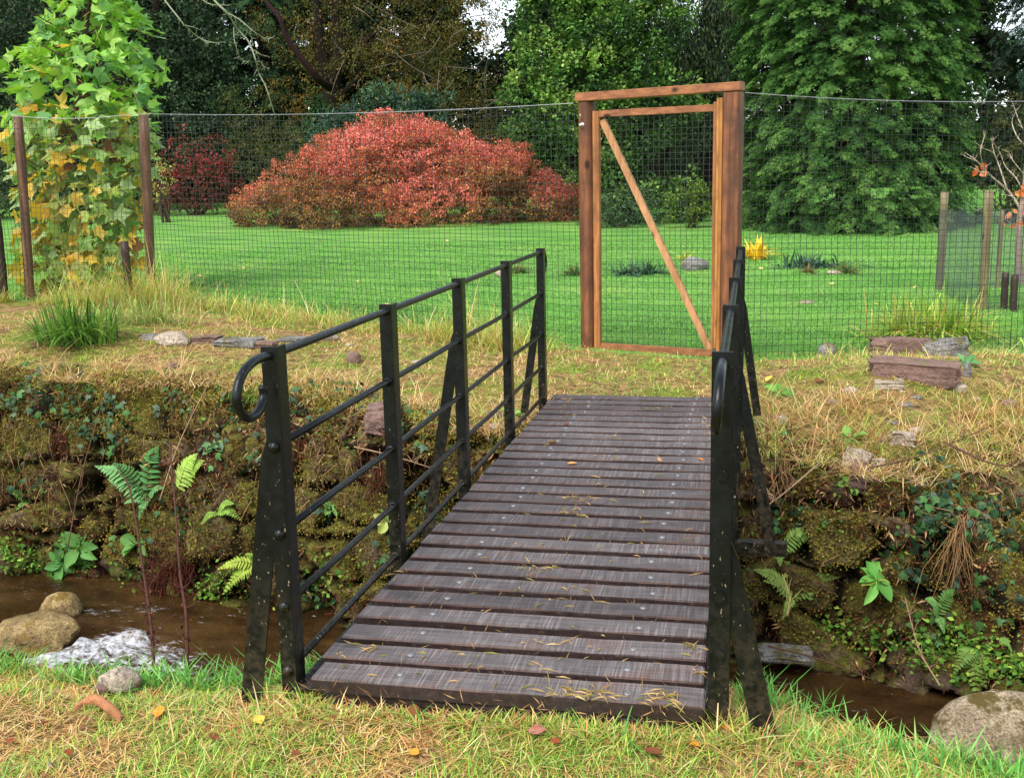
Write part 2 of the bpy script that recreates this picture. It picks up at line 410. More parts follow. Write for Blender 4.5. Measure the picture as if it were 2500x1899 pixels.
# near bank, ending in a slope that drops into the stream
xs = np.concatenate([np.linspace(-60, -3.2, 24), np.linspace(-3, 3.4, 190), np.linspace(3.6, 60, 24)])
s_ = np.concatenate([np.linspace(-60, -3, 16), np.linspace(-2.9, -1.2, 18), np.linspace(-1.17, 0, 46), np.linspace(.03, .7, 22)])
X, S = np.meshgrid(xs, s_, indexing='ij'); Y = yn(X)+S
Z = -.135-2.0*sm(-.02, .7, S)**.8*(S > 0) - .05*sm(-.35, 0, S)+.048*sm(-.5, -.25, X)*(1-sm(1.08, 1.35, X))*sm(-.75, -.42, S)
Z = Z+.035*(fbm(xyz(X, Y), 3, 4)-.5).reshape(X.shape)
Y = Y+.12*(fbm(xyz(X, Y*0, Z), 2.5, 3)-.5).reshape(X.shape)*(S > -.3)
nb = MB(); grid(nb, X, Y, Z)
tag(obj('near_bank', nb, M_ground, smooth=True), kind='structure')
# far bank and lawn, one sheet to the horizon
xs = np.concatenate([np.linspace(-160, -13, 22), np.linspace(-12.5, 7, 240), np.linspace(8, 160, 22)])
d_ = np.concatenate([np.linspace(.10, 3.6, 95), np.linspace(3.7, 9, 40), np.linspace(9.5, 40, 40), np.linspace(45, 220, 14)])
X, S = np.meshgrid(xs, d_, indexing='ij'); Y = yt(X)+S
Z = zfar(X, Y)+(.05*(fbm(xyz(X, Y), 2.2, 4)-.5)).reshape(X.shape)*(S < 3.4)
Z[:, 0] -= .07; Z[:, 1] -= .03; Z[:, 2] -= .01; fence_y = lin(X, [(-60, 10), (-8.1, 9.7), (-.5, 7.55), (1.05, 7.05), (3.6, 7.7), (60, 22)])
k = (Y > fence_y-.15+.25*(fbm(xyz(X, Y), 1.8, 3)-.5).reshape(X.shape))
bank = MB(); grid(bank, X, Y, Z)
F = np.concatenate(bank.f4); fk = k.ravel()[F].mean(1) > .5
lawn = MB(); lawn.add(bank.v[0], F[fk]); lawn.c = [bank.c[0]]
bk = MB(); bk.add(bank.v[0], F[~fk])
tag(obj('lawn', lawn, M_lawn, smooth=True), kind='structure')
tag(obj('far_bank', bk, M_ground, smooth=True), kind='structure')
# stream bed
bed = MB(); X, Y = np.meshgrid(np.linspace(-60, 60, 60), np.linspace(-6, 14, 40), indexing='ij')
grid(bed, X, Y, -2.12+.06*(fbm(xyz(X, Y), 1.5, 3)-.5).reshape(X.shape), c(96, 62, 30))
tag(obj('stream_bed', bed, M_soil, smooth=True), kind='structure')
# water
WZ = -1.7
xs = np.concatenate([np.linspace(-60, -8, 20), np.linspace(-7.9, 4.5, 420), np.linspace(5, 60, 16)])
X, Y = np.meshgrid(xs, np.linspace(-1.2, 6.6, 200), indexing='ij')
q = xyz(X*.45+Y*.25, Y, 0)
Z = WZ+.035*(fbm(q, 3.2, 4)-.5).reshape(X.shape)
fc = az(240, 1385, WZ); fd = az(110, 1430, WZ)
def seg(X, Y, a, b, r):
    dx, dy = b[0]-a[0], b[1]-a[1]; t = np.clip(((X-a[0])*dx+(Y-a[1])*dy)/(dx*dx+dy*dy), 0, 1)
    return np.exp(-((X-a[0]-t*dx)**2+(Y-a[1]-t*dy)**2)/r**2)
foam = 1.0*seg(X, Y, az(90, 1430, WZ), az(262, 1385, WZ), .20)+.42*seg(X, Y, az(180, 1440, WZ), az(330, 1425, WZ), .26)+.45*seg(X, Y, az(300, 1400, WZ), az(480, 1440, WZ), .3)+.5*seg(X, Y, az(180, 1330, WZ), az(330, 1318, WZ), .16)+.3*seg(X, Y, az(0, 1260, WZ), az(120, 1270, WZ), .25)+.35*seg(X, Y, az(1880, 1450, WZ), az(2060, 1468, WZ), .08)
Z = Z+.16*np.clip(foam, 0, 1)*(fbm(xyz(X, Y), 9, 4).reshape(X.shape)-.3)-.1*sm(-3.6, -1.8, X)
wcol = np.repeat(np.clip(foam, 0, 1.4).ravel()[:, None], 3, 1)
def watermat():
    mt, nt, b, out = newmat('peaty_stream_water'); N = NT(nt)
    P = N.n('ShaderNodeNewGeometry').outputs['Position']
    fm = N.n('ShaderNodeSeparateColor', i_0=N.n('ShaderNodeAttribute', attribute_name='Col').outputs[0]).outputs[0]
    n = N.noise(N.mapv(P, (.7, 1.3, 1)), 2.2, 5, .6)
    a = N.ramp(n, [(.3, (.016, .009, .004)), (.5, (.055, .03, .011)), (.72, (.12, .066, .024))])
    fl = N.noise(N.n('ShaderNodeMapping', i_Vector=P, i_Rotation=(0, 0, .35), i_Scale=(9, 26, 20)).outputs[0], 1., 6, .75)
    msk = N.val(N.math('ADD', fm, N.math('MULTIPLY', N.math('SUBTRACT', fl, .5), 2.8)), .55, .95)
    fleck = N.math('MULTIPLY', N.val(N.noise(N.mapv(P, (.6, 1.5, 1)), 17, 4, .6), .66, .72), .6)
    msk = N.math('MAXIMUM', msk, fleck)
    a = N.mix(N.math('MULTIPLY', msk, N.val(N.noise(P, 22, 6, .75), .36, .60)), a, (.56, .58, .60))
    nt.links.new(a, b.inputs['Base Color'])
    nt.links.new(N.val(msk, -.06, .7), b.inputs['Roughness']); b.inputs['IOR'].default_value = 1.33
    nt.links.new(N.bump(N.math('ADD', N.noise(N.mapv(P, (.8, 1.8, 1)), 9, 4, .6), N.math('MULTIPLY', N.noise(P, 45, 3, .6), .25)), .35, .03), b.inputs['Normal'])
    tr = N.n('ShaderNodeBsdfTransparent', i_0=(.75, .5, .25, 1))
    mx = N.n('ShaderNodeMixShader', i_0=N.math('MULTIPLY', N.math('SUBTRACT', 1., msk), .38), i_1=b.outputs[0], i_2=tr.outputs[0])
    nt.links.new(mx.outputs[0], out.inputs[0]); return mt
wm = MB(); grid(wm, X, Y, Z, wcol)
tag(obj('water', wm, watermat(), smooth=True), kind='structure')

# ------------------------------------------------------------------ stone wall of the far bank
def wallpt(x, s):
    """point on the wall: x along the stream, s = 0 at the bed .. 1 at the lip .. 1.15 running back onto the bank"""
    zb = -2.15; top = zt(x)
    z = np.where(s <= 1, zb+(top-zb)*np.sin(np.clip(s, 0, 1)*PI/2*.94)/math.sin(PI/2*.94), top+(zfar(x, yt(x)+(s-1)*3)-top))
    f = np.clip((z-zb)/(top-zb), 0, 1)
    y = np.where(s <= 1, yb(x)+(yt(x)-yb(x))*(.45*f+.55*f**3.5), yt(x)+(s-1)*3)
    return y, z
xs = np.concatenate([np.linspace(-40, -8, 30), np.linspace(-7.9, 4.2, 640), np.linspace(4.4, 40, 30)])
ss = np.concatenate([np.linspace(0, 1, 118), np.linspace(1.012, 1.14, 10)])
X, S = np.meshgrid(xs, ss, indexing='ij')
Y, Z = wallpt(X, S)
P0 = xyz(X, Y, Z)
def cells(u, v):
    """rounded stones on a jittered grid: returns edge distance and a number per stone"""
    u = np.asarray(u)/.58; v = np.asarray(v)/.36; u = u+.5*(np.floor(v) % 2)
    best = np.full(u.shape, 9.); sec = np.full(u.shape, 9.); idn = np.zeros(u.shape)
    iu, iv = np.floor(u).astype(np.int64), np.floor(v).astype(np.int64)
    for a in (-1, 0, 1):
        for b in (-1, 0, 1):
            ju, jv = iu+a, iv+b
            pu = ju+.5+.75*(_h(ju, jv, ju*0+1)-.5); pv = jv+.5+.75*(_h(ju, jv, ju*0+2)-.5)
            d = np.sqrt((u-pu)**2+(v-pv)**2*.9); r = _h(ju, jv, ju*0+3)
            n = d < best; sec = np.where(n, best, np.minimum(sec, d)); idn = np.where(n, r, idn); best = np.where(n, d, best)
    return sec-best, idn
arc = np.concatenate([np.zeros((len(xs), 1)), np.cumsum(np.hypot(np.diff(Y, axis=1), np.diff(Z, axis=1)), 1)], 1)
wv = .34*(fbm(P0, 2.2, 4)-.5)
edge, sid = cells(X.ravel()+wv, arc.ravel()-wv)
face = (sm(.0, .12, S)*(1-sm(.80, .99, S))).ravel()
bulge = sm(.0, .20, edge)*.12*(.3+1.2*sid)*face-.07*(1-sm(0, .11, edge))*face
rough = (.16*(fbm(P0, 1.3, 3)-.5)+.11*(fbm(P0, 6, 4)-.5)+.05*(fbm(P0, 22, 3)-.5))*(1-.75*(S.ravel() > 1.0))
ty = np.gradient(Y, axis=1); tz = np.gradient(Z, axis=1); ln = np.hypot(ty, tz)+1e-9
NY, NZ = (-tz/ln).ravel(), (ty/ln).ravel()
hol = sm(.60, .70, fbm(P0+3.3, 1.9, 3))*face*.22
dsp = bulge+rough-hol-.03*(S.ravel() < .95)
PWALL = P0+np.stack([0*dsp, NY*dsp, NZ*dsp], 1)
gap = np.maximum(1-sm(.02, .16, edge), hol/.22)
wcol = np.stack([gap*face, sid, face], 1)
def wallmat():
    mt, nt, b, out = newmat('mossy_earth_and_stone'); N = NT(nt)
    g = N.n('ShaderNodeNewGeometry'); P = g.outputs['Position']
    sc = N.n('ShaderNodeSeparateColor', i_0=N.n('ShaderNodeAttribute', attribute_name='Col').outputs[0])
    n1 = N.noise(P, 1.7, 6, .65); n2 = N.noise(P, 8, 7, .7); n3 = N.noise(P, 60, 5, .75)
    stone = N.ramp(n2, [(.3, c(74, 58, 44)), (.5, c(112, 92, 74)), (.68, c(142, 124, 108)), (.82, c(184, 174, 162))])
    soil = N.ramp(n2, [(.3, c(38, 26, 17)), (.6, c(80, 55, 34)), (.8, c(108, 78, 48))])
    moss = N.ramp(n2, [(.25, c(60, 58, 24)), (.5, c(104, 100, 42)), (.75, c(148, 142, 64))])
    a = N.mix(N.val(N.math('ADD', n1, N.math('MULTIPLY', sc.outputs[1], .18)), .50, .62), soil, stone)
    a = N.mix(N.val(N.math('ADD', N.noise(P, 2.6, 6, .7), N.math('MULTIPLY', N.n('ShaderNodeSeparateXYZ', i_0=g.outputs['Normal']).outputs[2], .10)), .44, .58), a, moss)
    a = N.mix(N.math('MULTIPLY', sc.outputs[0], .85), a, c(34, 24, 16))
    a = N.mix(1., a, N.ramp(n3, [(.3, (.42,)*3), (.6, (1.15,)*3)]), 'MULTIPLY')
    nt.links.new(a, b.inputs['Base Color']); b.inputs['Roughness'].default_value = .9; b.inputs['Specular IOR Level'].default_value = .2
    nt.links.new(N.bump(N.math('ADD', n2, n3), 1., .03), b.inputs['Normal']); return mt
wb = MB(); Q = PWALL.reshape(X.shape+(3,)); grid(wb, Q[..., 0], Q[..., 1], Q[..., 2], wcol)
stone_wall = obj('stone_wall', wb, wallmat(), origin=(0, 4.3, -2.1), smooth=True)
tag(stone_wall, 'mossy old stone and earth wall holding up the far bank of the stream', 'wall')
# normals of the wall surface for whatever grows on it
du = np.gradient(Q, axis=0); dv = np.gradient(Q, axis=1); NW = nrm(np.cross(du, dv)).reshape(-1, 3)
if NW[:, 1].mean() > 0: NW = -NW
XS, SS = X.ravel(), S.ravel()
vis = (XS > -7.5) & (XS < 4.0)
def raster(V, cell=6):
    d = V-CAM; z = d@fw; px = (PW/2+FPX*(d@rt)/z)/KP; py = (PH/2-FPX*(d@up)/z)/KP
    W_, H_ = int(2400/cell), int(1900/cell)
    ix, iy = (px/cell+10).astype(int), (py/cell+10).astype(int)
    k = np.where((ix >= 0) & (ix < W_) & (iy >= 0) & (iy < H_))[0]; k = k[np.argsort(-z[k])]
    R = np.full((H_, W_), -1); R[iy[k], ix[k]] = k
    for _ in range(8):
        e = R < 0
        for sh, ax_ in ((1, 0), (-1, 0), (1, 1), (-1, 1)):
            r2 = np.roll(R, sh, ax_); R = np.where(e & (R < 0), r2, R)
    return R, cell
KV = np.where(vis)[0]; RW, RC = raster(PWALL[KV])
def onwall(px, py):
    """wall vertex seen at a pixel of the photograph"""
    j = RW[int(np.clip(py/RC+10, 0, RW.shape[0]-1)), int(np.clip(px/RC+10, 0, RW.shape[1]-1))]
    j = KV[max(j, 0)]; return PWALL[j], NW[j]

# moss and small litter on the wall (nobody could count it)
def pick(mask, n):
    k = np.where(mask)[0]; k = rng.choice(k, n); return PWALL[k]+rng.normal(0, .012, (n, 3)), NW[k], k
mossn = fbm(PWALL, 2.4, 4); mossn2 = fbm(PWALL+9, 5, 3)
p, n, k = pick(vis & (edge+.5*(1-face) > .10) & (mossn > .47) & (SS > .2) & (SS < 1.08), 150000)
col = pal([c(104, 82, 42), c(108, 94, 42), c(122, 108, 46), c(134, 122, 52), c(148, 136, 62)], len(p), .12, idx=np.clip((mossn2[k]-.25)*9+rng.normal(0, .8, len(p)), 0, 4).astype(int))
ax = nrm(n+rng.normal(0, .7, p.shape)+np.array([0, 0, .2])); mo = MB()
scatter(mo, LEAF[0]*np.array([1.3, 1, 1]), LEAF[1], p, frames(ax, rng.normal(0, 1, p.shape)), rng.uniform(.009, .024, len(p)), col)
tag(obj('moss', mo, M_moss), 'olive and yellow green moss cushions coating the stones of the bank wall', 'moss', kind='stuff')
p, n, k = pick(vis & (mossn < .56) & (SS > .15) & (SS < 1.1), 30000)
ax = nrm(n*.5+rng.normal(0, 1, p.shape)-np.array([0, 0, .5])); li = MB()
scatter(li, LEAF[0]*np.array([.35, 1, 1]), LEAF[1], p, frames(ax, rng.normal(0, 1, p.shape)), rng.uniform(.02, .09, len(p)), pal([c(70, 46, 28), c(104, 70, 42), c(138, 104, 68), c(52, 34, 24), c(96, 44, 28), c(168, 138, 96)], len(p), .25))
for (px, py, r, k, cc, ln_) in [(350, 1230, 45, 240, 0, .22), (390, 1240, 40, 200, 0, .22), (330, 1290, 50, 160, 0, .2), (135, 940, 10, 60, 0, .25), (190, 1270, 40, 160, 0, .15), (2080, 1130, 22, 70, 1, .4), (2130, 1060, 60, 50, 1, .3), (820, 1010, 40, 90, 0, .2), (640, 960, 30, 50, 0, .2), (100, 1000, 120, 60, 1, .25), (500, 900, 150, 70, 1, .2), (1700, 960, 30, 80, 0, .2), (1690, 1010, 30, 120, 1, .2), (1900, 960, 150, 70, 1, .18), (300, 880, 200, 60, 1, .2), (2100, 1290, 80, 60, 0, .2), (700, 1000, 120, 60, 1, .2)]:
    for _ in range(k):
        a, n = onwall(px+rng.normal(0, r*.5), py+rng.normal(0, r*.6)); a = a+n*rng.uniform(.01, .07); l = ln_*rng.uniform(.4, 1.2); sw = np.array([rng.normal(0, .25), rng.normal(-.1, .12), -1])*l if rng.random() < .75 else rng.normal(0, .5, 3)*l
        li.tube([a, a+sw*.5+rng.normal(0, .1*l, 3)+n*.02, a+sw], [.003, .0026, .0012], 4, (c(84, 44, 32), c(150, 116, 78))[cc]*rng.uniform(.6, 1.35), cap=False)
tag(obj('dead_stalks', li, M_dry), 'brown roots, stalks and dead litter clinging to the bank wall', 'plant litter', kind='stuff')
# ivy: five-pointed leaves in trailing patches
IV = np.array([(0, 0, 0), (-.32, .05, .02), (-.5, .42, -.05), (-.2, .5, .03), (0, 1, -.08), (.2, .5, .03), (.5, .42, -.05), (.32, .05, .02), (0, .4, .05)])
IVF = np.array([(8, i, i-1 if i else 7) for i in range(8)])
ivm = MB(); ivp = []
for (px, py, r, k) in [(75, 840, 55, 90), (140, 850, 60, 100), (40, 870, 50, 60), (230, 880, 40, 60), (245, 935, 45, 60), (180, 920, 50, 60), (370, 870, 35, 40), (500, 865, 40, 40), (650, 865, 50, 70), (765, 845, 40, 50), (460, 960, 35, 30), (1420/1.13, 990, 40, 40), (900, 930, 55, 80), (920, 1090, 40, 50), (860, 1180, 40, 40),
    (1990, 1030, 45, 80), (2040, 1060, 60, 110), (2020, 1110, 55, 90), (2000, 1150, 45, 60), (2090, 1140, 50, 60), (2065, 1180, 35, 40), (2130, 1100, 40, 40), (2180, 1120, 45, 40), (2160, 1170, 40, 40), (1930, 1180, 40, 30), (1700, 950, 40, 40), (1690, 1100, 30, 30), (150, 1200, 45, 40), (700, 1120, 30, 20), (1960, 1270, 60, 40), (2130, 1290, 70, 60), (2020, 1340, 60, 40), (60, 1010, 40, 30), (560, 1010, 60, 40), (680, 1280, 60, 50), (390, 1100, 60, 40), (300, 1200, 70, 40)]:
    for _ in range(int(k*.6)):
        a, n = onwall(px+rng.normal(0, r*.5), py+rng.normal(0, r*.5)); ivp.append((*a, *n))
ivp = np.array(ivp); p = ivp[:, :3]+ivp[:, 3:]*rng.uniform(.01, .05, (len(ivp), 1))+rng.normal(0, .012, (len(ivp), 3)); n = nrm(ivp[:, 3:]*1.2+rng.normal(0, .45, p.shape)+np.array([0, -.2, .5]))
ax = nrm(np.cross(n, rng.normal(0, 1, p.shape))+np.array([0, 0, -.9]))
scatter(ivm, IV, IVF, p, frames(ax, n), rng.uniform(.035, .085, len(p)), pal([c(44, 74, 44), c(56, 92, 48), c(36, 60, 40), c(74, 112, 56), c(84, 108, 84)], len(p), .2))
tag(obj('ivy', ivm, M_gloss), 'dark green small leaved ivy trailing over the bank wall', 'ivy', kind='stuff')
# small leafy creepers low down by the water
hm = MB(); hp = []
for (px, py, r, k) in [(2110, 1420, 70, 330), (2000, 1400, 60, 240), (1900, 1370, 60, 150), (2190, 1440, 50, 220), (2060, 1380, 60, 160), (480, 1265, 50, 160), (30, 1200, 45, 200), (70, 1215, 35, 120), (180, 1220, 30, 80), (700, 1250, 60, 130), (560, 1290, 60, 120), (440, 1280, 40, 90), (1800, 1350, 50, 100), (150, 1180, 40, 70), (280, 1240, 60, 80)]:
    for _ in range(k):
        a, n = onwall(px+rng.normal(0, r*.45), py+rng.normal(0, r*.4)); hp.append((*a, *n))
hp = np.array(hp); p = hp[:, :3]+hp[:, 3:]*rng.uniform(0, .07, (len(hp), 1))+rng.normal(0, .02, (len(hp), 3)); n = nrm(hp[:, 3:]*.5+rng.normal(0, .5, p.shape)+np.array([0, 0, .9]))
scatter(hm, LEAF[0]*np.array([1.25, 1, 1]), LEAF[1], p, frames(rng.normal(0, 1, p.shape), n), rng.uniform(.02, .055, len(p)), pal([c(82, 124, 44), c(106, 148, 54), c(66, 104, 40), c(136, 160, 64)], len(p), .2))
p, n, k = pick(vis & (SS > .25) & (SS < 1.0) & (fbm(PWALL+21, 3.2, 3) > .52), 2600); p = p+n*rng.uniform(0, .05, (len(p), 1)); nn_ = nrm(n*.7+rng.normal(0, .5, p.shape)+np.array([0, -.1, .8]))
scatter(hm, LEAF[0]*np.array([1.1, 1, 1]), LEAF[1], p, frames(rng.normal(0, 1, p.shape)-np.array([0, 0, .4]), nn_), rng.uniform(.015, .045, len(p)), pal([c(74, 108, 44), c(96, 132, 52), c(60, 92, 42), c(128, 142, 62), c(118, 104, 52)], len(p), .2))
tag(obj('ground_cover', hm, M_leaf), 'bright green small leaved creeper along the foot of the bank wall', 'ground cover', kind='stuff')

# ================================================================== FOOTBRIDGE
def bevel_box(mb, x0, x1, y0, y1, z0, z1, bev=.004, col=(.5, .5, .5), seg=1, jit=0., cuts=0):
    bm = bmesh.new(); bmesh.ops.create_cube(bm, size=1)
    for v in bm.verts: v.co = Vector((x0 if v.co.x < 0 else x1, y0 if v.co.y < 0 else y1, z0 if v.co.z < 0 else z1))
    bmesh.ops.bevel(bm, geom=list(bm.edges), offset=bev, segments=seg, affect='EDGES')
    if cuts:
        ax = max(range(3), key=lambda i: (x1-x0, y1-y0, z1-z0)[i])
        lo, hi = ((x0, x1), (y0, y1), (z0, z1))[ax]
        for k in range(1, cuts):
            co = Vector((0, 0, 0)); co[ax] = lo+(hi-lo)*k/cuts; no = Vector((0, 0, 0)); no[ax] = 1
            bmesh.ops.bisect_plane(bm, geom=bm.verts[:]+bm.edges[:]+bm.faces[:], plane_co=co, plane_no=no)
    bmesh.ops.triangulate(bm, faces=[f for f in bm.faces if len(f.verts) > 4])
    bm.verts.index_update()
    V = np.array([v.co[:] for v in bm.verts])
    if jit: V = V+jit*(np.stack([fbm(V*[3, 9, 9]+k*7.7+x0, 1.6, 3) for k in range(3)], 1)-.5)
    b = mb.n; f4 = [[v.index for v in f.verts] for f in bm.faces if len(f.verts) == 4]; f3 = [[v.index for v in f.verts] for f in bm.faces if len(f.verts) == 3]
    mb.add(V, f4, col)
    if f3: mb.faces(np.array(f3)+b)
    bm.free(); return mb
bridge = thing('footbridge', 'timber decked footbridge with black painted metal railings crossing the stream', 'bridge', (.36, 2.3, -.1))
XL, XR, DY, ZP = -.3135, 1.038, 1.159, 1.09
# planks
pitch_p = .1737; protos = []
for v in range(4):
    mb = MB(); L0 = WORLD[bridge]
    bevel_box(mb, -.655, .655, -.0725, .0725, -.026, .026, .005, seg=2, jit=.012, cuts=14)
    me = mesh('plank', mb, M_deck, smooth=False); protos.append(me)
dome = MB()
th = np.linspace(0, PI/2, 5); n_ = 14; V = []
for t in th: V += [(.0145*math.cos(t)*math.cos(a), .0145*math.cos(t)*math.sin(a), .007*math.sin(t)) for a in np.arange(n_)*2*PI/n_]
dome.add(V, [(i*n_+j, i*n_+(j+1) % n_, (i+1)*n_+(j+1) % n_, (i+1)*n_+j) for i in range(4) for j in range(n_)])
dome_me = mesh('bolt_head', dome, M_bolt, smooth=True)
NPL = 28
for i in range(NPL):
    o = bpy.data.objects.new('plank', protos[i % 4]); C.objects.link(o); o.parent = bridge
    y = .012+i*pitch_p; sx = 1+rng.normal(0, .004); dx = (.02 if i == 0 else 0)
    o.location = Vector((.372+dx+rng.normal(0, .004), y+rng.normal(0, .003), -.026+rng.normal(0, .0012)))-bridge.location
    o.scale = (sx*.985 if i else .972, (.90 if i == 0 else .85+.09*i/27+rng.normal(0, .025)), 1)
    o.rotation_euler = (rng.normal(0, .006), rng.normal(0, .001), rng.normal(0, .0028))
    WORLD[o] = np.array(o.location)+WORLD[bridge]
    for bx in ((-.365, .41) if i < 24 else (-.34, .40)):
        b = bpy.data.objects.new('bolt_head', dome_me); C.objects.link(b); b.parent = o
        b.location = (bx+rng.normal(0, .008), rng.normal(0, .01), .0265)
# steel beams under the planks, timber bearers and sleeper at the near end
for x0, x1 in ((-.318, -.262), (1.0, 1.04)):
    mb = MB(); mb.box(x0, x1, -.02, 4.86, -.062, -.054); mb.box(x0 if x0 < 0 else x1-.008, x0+.008 if x0 < 0 else x1, -.02, 4.86, -.235, -.0625); mb.box(x0, x1, -.02, 4.86, -.243, -.2355)
    obj('beam', mb, M_metal, bridge)
for x0 in (-.02, .70):
    mb = MB(); bevel_box(mb, x0, x0+.09, .125, 4.61, -.2, -.0535, .006); obj('bearer', mb, M_darkpost, bridge)
mb = MB(); bevel_box(mb, -.225, 1.03, -.030, .12, -.21, -.0545, .012, jit=.03, cuts=12); obj('sleeper', mb, M_darkpost, bridge)
mb = MB(); bevel_box(mb, -.25, 1.0, 4.62, 4.84, -.26, -.0545, .012, jit=.03, cuts=12); obj('sleeper', mb, M_darkpost, bridge)
for yy in (2.30,):
    mb = MB(); mb.box(-.56, 1.345, yy-.03, yy+.03, -.312, -.2435); mb.box(-.56, -.55, yy-.034, yy+.034, -.316, -.24); mb.box(1.335, 1.345, yy-.034, yy+.034, -.316, -.24)
    obj('outrigger', mb, M_metal, bridge)
RZ = (1.06, .765, .474, .226, .0)
def lump(mb, p, r):
    th = np.linspace(-PI/2, PI/2, 6); V = []; n = 10
    for t in th: V += [(p[0]+r*math.cos(t)*math.cos(a), p[1]+r*.7*math.sin(t), p[2]+r*math.cos(t)*math.sin(a)) for a in np.arange(n)*2*PI/n]
    mb.add(V, [(i*n+j, i*n+(j+1) % n, (i+1)*n+(j+1) % n, (i+1)*n+j) for i in range(5) for j in range(n)])
def spline(pts, k=6):
    P = np.array(pts, float); P = np.vstack([2*P[0]-P[1], P, 2*P[-1]-P[-2]]); o = []
    for i in range(1, len(P)-2):
        for t in np.arange(k)/k:
            o.append(.5*((2*P[i])+(-P[i-1]+P[i+1])*t+(2*P[i-1]-5*P[i]+4*P[i+1]-P[i+2])*t*t+(-P[i-1]+3*P[i]-3*P[i+1]+P[i+2])*t**3))
    o.append(P[-2]); return np.array(o)
for side in (-1, 1):
    xc = XL if side < 0 else XR; wfl = .052 if side < 0 else .064
    xr = xc+side*wfl*.48
    for i in range(5):
        y = i*DY; mb = MB()
        zb_ = -.26 if i not in (0,) else -.32
        x0, x1 = sorted((xc, xc+side*wfl))
        bevel_box(mb, x0, x1, y-.006, y+.004, zb_, ZP, .002)                      # flange facing along the bridge
        xi0, xi1 = sorted((xc, xc+side*.009))
        bevel_box(mb, xi0, xi1, y+.0045, y+.075, zb_, ZP-.002, .002)                 # flange facing the deck
        if i == 0 and side > 0:
            for zz in (.725, .345, .16): 
                mb.tube([(xc+.034, y-.0062, zz), (xc+.034, y-.022, zz)], .017, 12)
        obj('post', mb, M_metal, bridge)
        if i % 2 == 0:                                                            # raking stay
            mb = MB(); zt_, zb2 = ((.78, -.14), (.80, -.29), (.73, -.12))[i//2] if side < 0 else ((.52, -.12), (.66, -.29), (.74, -.1))[i//2]
            xt = xc+side*(.04 if i else .036); xb = xc+side*(.178, .235, .165)[i//2]
            a = np.array([xt, y+.012, zt_]); b = np.array([xb, y+.012, zb2]); d = nrm(b-a); s = np.cross(d, (0, 1, 0)); hw = (.036, .030, .028)[i//2]
            V = []
            for pnt, k_ in ((a, .62), (a+d*.07, 1.), (b, 1.)):
                for yy in (-.005, .005): V += [pnt-s*hw*k_+np.array([0, yy+.002, 0]), pnt+s*hw*k_+np.array([0, yy+.002, 0])]
            F = []
            for q_ in (0, 4): F += [(q_, q_+1, q_+5, q_+4), (q_+3, q_+2, q_+6, q_+7), (q_+2, q_, q_+4, q_+6), (q_+1, q_+3, q_+7, q_+5)]
            F += [(1, 0, 2, 3), (8, 9, 11, 10)]
            mb.add(V, F); obj('stay', mb, M_metal, bridge)
    for r_, z in enumerate(RZ):
        mb = MB(); ya, yb_ = (-.045 if r_ else .0, 4*DY+.03)
        if side > 0 and r_: ya = -.004
        if r_ == 0:
            hk = [(0, .0, 1.06), (0, -.06, 1.064), (0, -.13, 1.058), (0, -.20, 1.035), (0, -.243, .986), (0, -.234, .934), (0, -.175, .897), (0, -.107, .902), (0, -.064, .938), (0, -.062, .975)]
            lean = -.012 if side > 0 else 0.
            hk = [(xr+(lean*(1.06-p[2])/.16), p[1], p[2]) for p in hk]
            far = [(xr, 4*DY+.0, 1.06), (xr, 4*DY+.08, 1.062), (xr, 4*DY+.16, 1.045), (xr, 4*DY+.21, .99), (xr, 4*DY+.19, .93), (xr, 4*DY+.12, .905), (xr, 4*DY+.07, .94)]
            P = np.vstack([spline(hk[::-1], 5), [(xr, k*DY, 1.06+.0015*math.sin(k*3)) for k in range(1, 4)], spline(far, 5)])
            mb.tube(P, .0145, 12)
        else:
            P = [(xr+rng.normal(0, .0012), y, z+rng.normal(0, .002)) for y in np.linspace(max(ya, -.002) if r_ == 4 else ya*0+.0, yb_, 10)]
            mb.tube(P, .0128, 12)
        for i in range(5):
            if i or (side < 0 and r_): lump(mb, (xr, i*DY-.010, z), .0195)
            lump(mb, (xr, i*DY+.010, z), .018)
        obj('rail', mb, M_metal, bridge, smooth=True)
# clippings and straw lying on the deck
st = MB(); pts = []
for (px, py, sx, sy, k) in [(775, 1410, 60, 12, 26), (1210, 1505, 35, 15, 60), (1280, 1500, 40, 12, 40), (1430, 1515, 45, 18, 90), (1245, 1075, 22, 8, 30), (1235, 1105, 22, 8, 26), (1330, 945, 14, 5, 14), (1190, 955, 12, 6, 14), (1170, 1225, 60, 12, 30), (860, 1235, 25, 10, 12), (1400, 880, 50, 8, 24), (1250, 870, 100, 10, 40), (1200, 900, 40, 10, 14), (1100, 1420, 250, 60, 60), (1200, 1250, 250, 120, 70), (1300, 1050, 150, 110, 50), (1500, 1420, 20, 60, 30), (1530, 920, 6, 15, 25)]:
    for _ in range(int(k*.62)): pts.append(az(px+rng.normal(0, sx*.6), py+rng.normal(0, sy*.6), .004))
p = np.array(pts); p = p[(p[:, 0] > -.27) & (p[:, 0] < 1.02) & (p[:, 1] > -.05) & (p[:, 1] < 4.7)]
yy_ = (p[:, 1]-.012)/pitch_p; ok = np.abs(yy_-np.round(yy_)) < .40; p = p[ok]
ax = nrm(np.stack([rng.normal(0, 1, len(p)), rng.normal(0, 1, len(p)), rng.normal(0, .10, len(p))], 1))
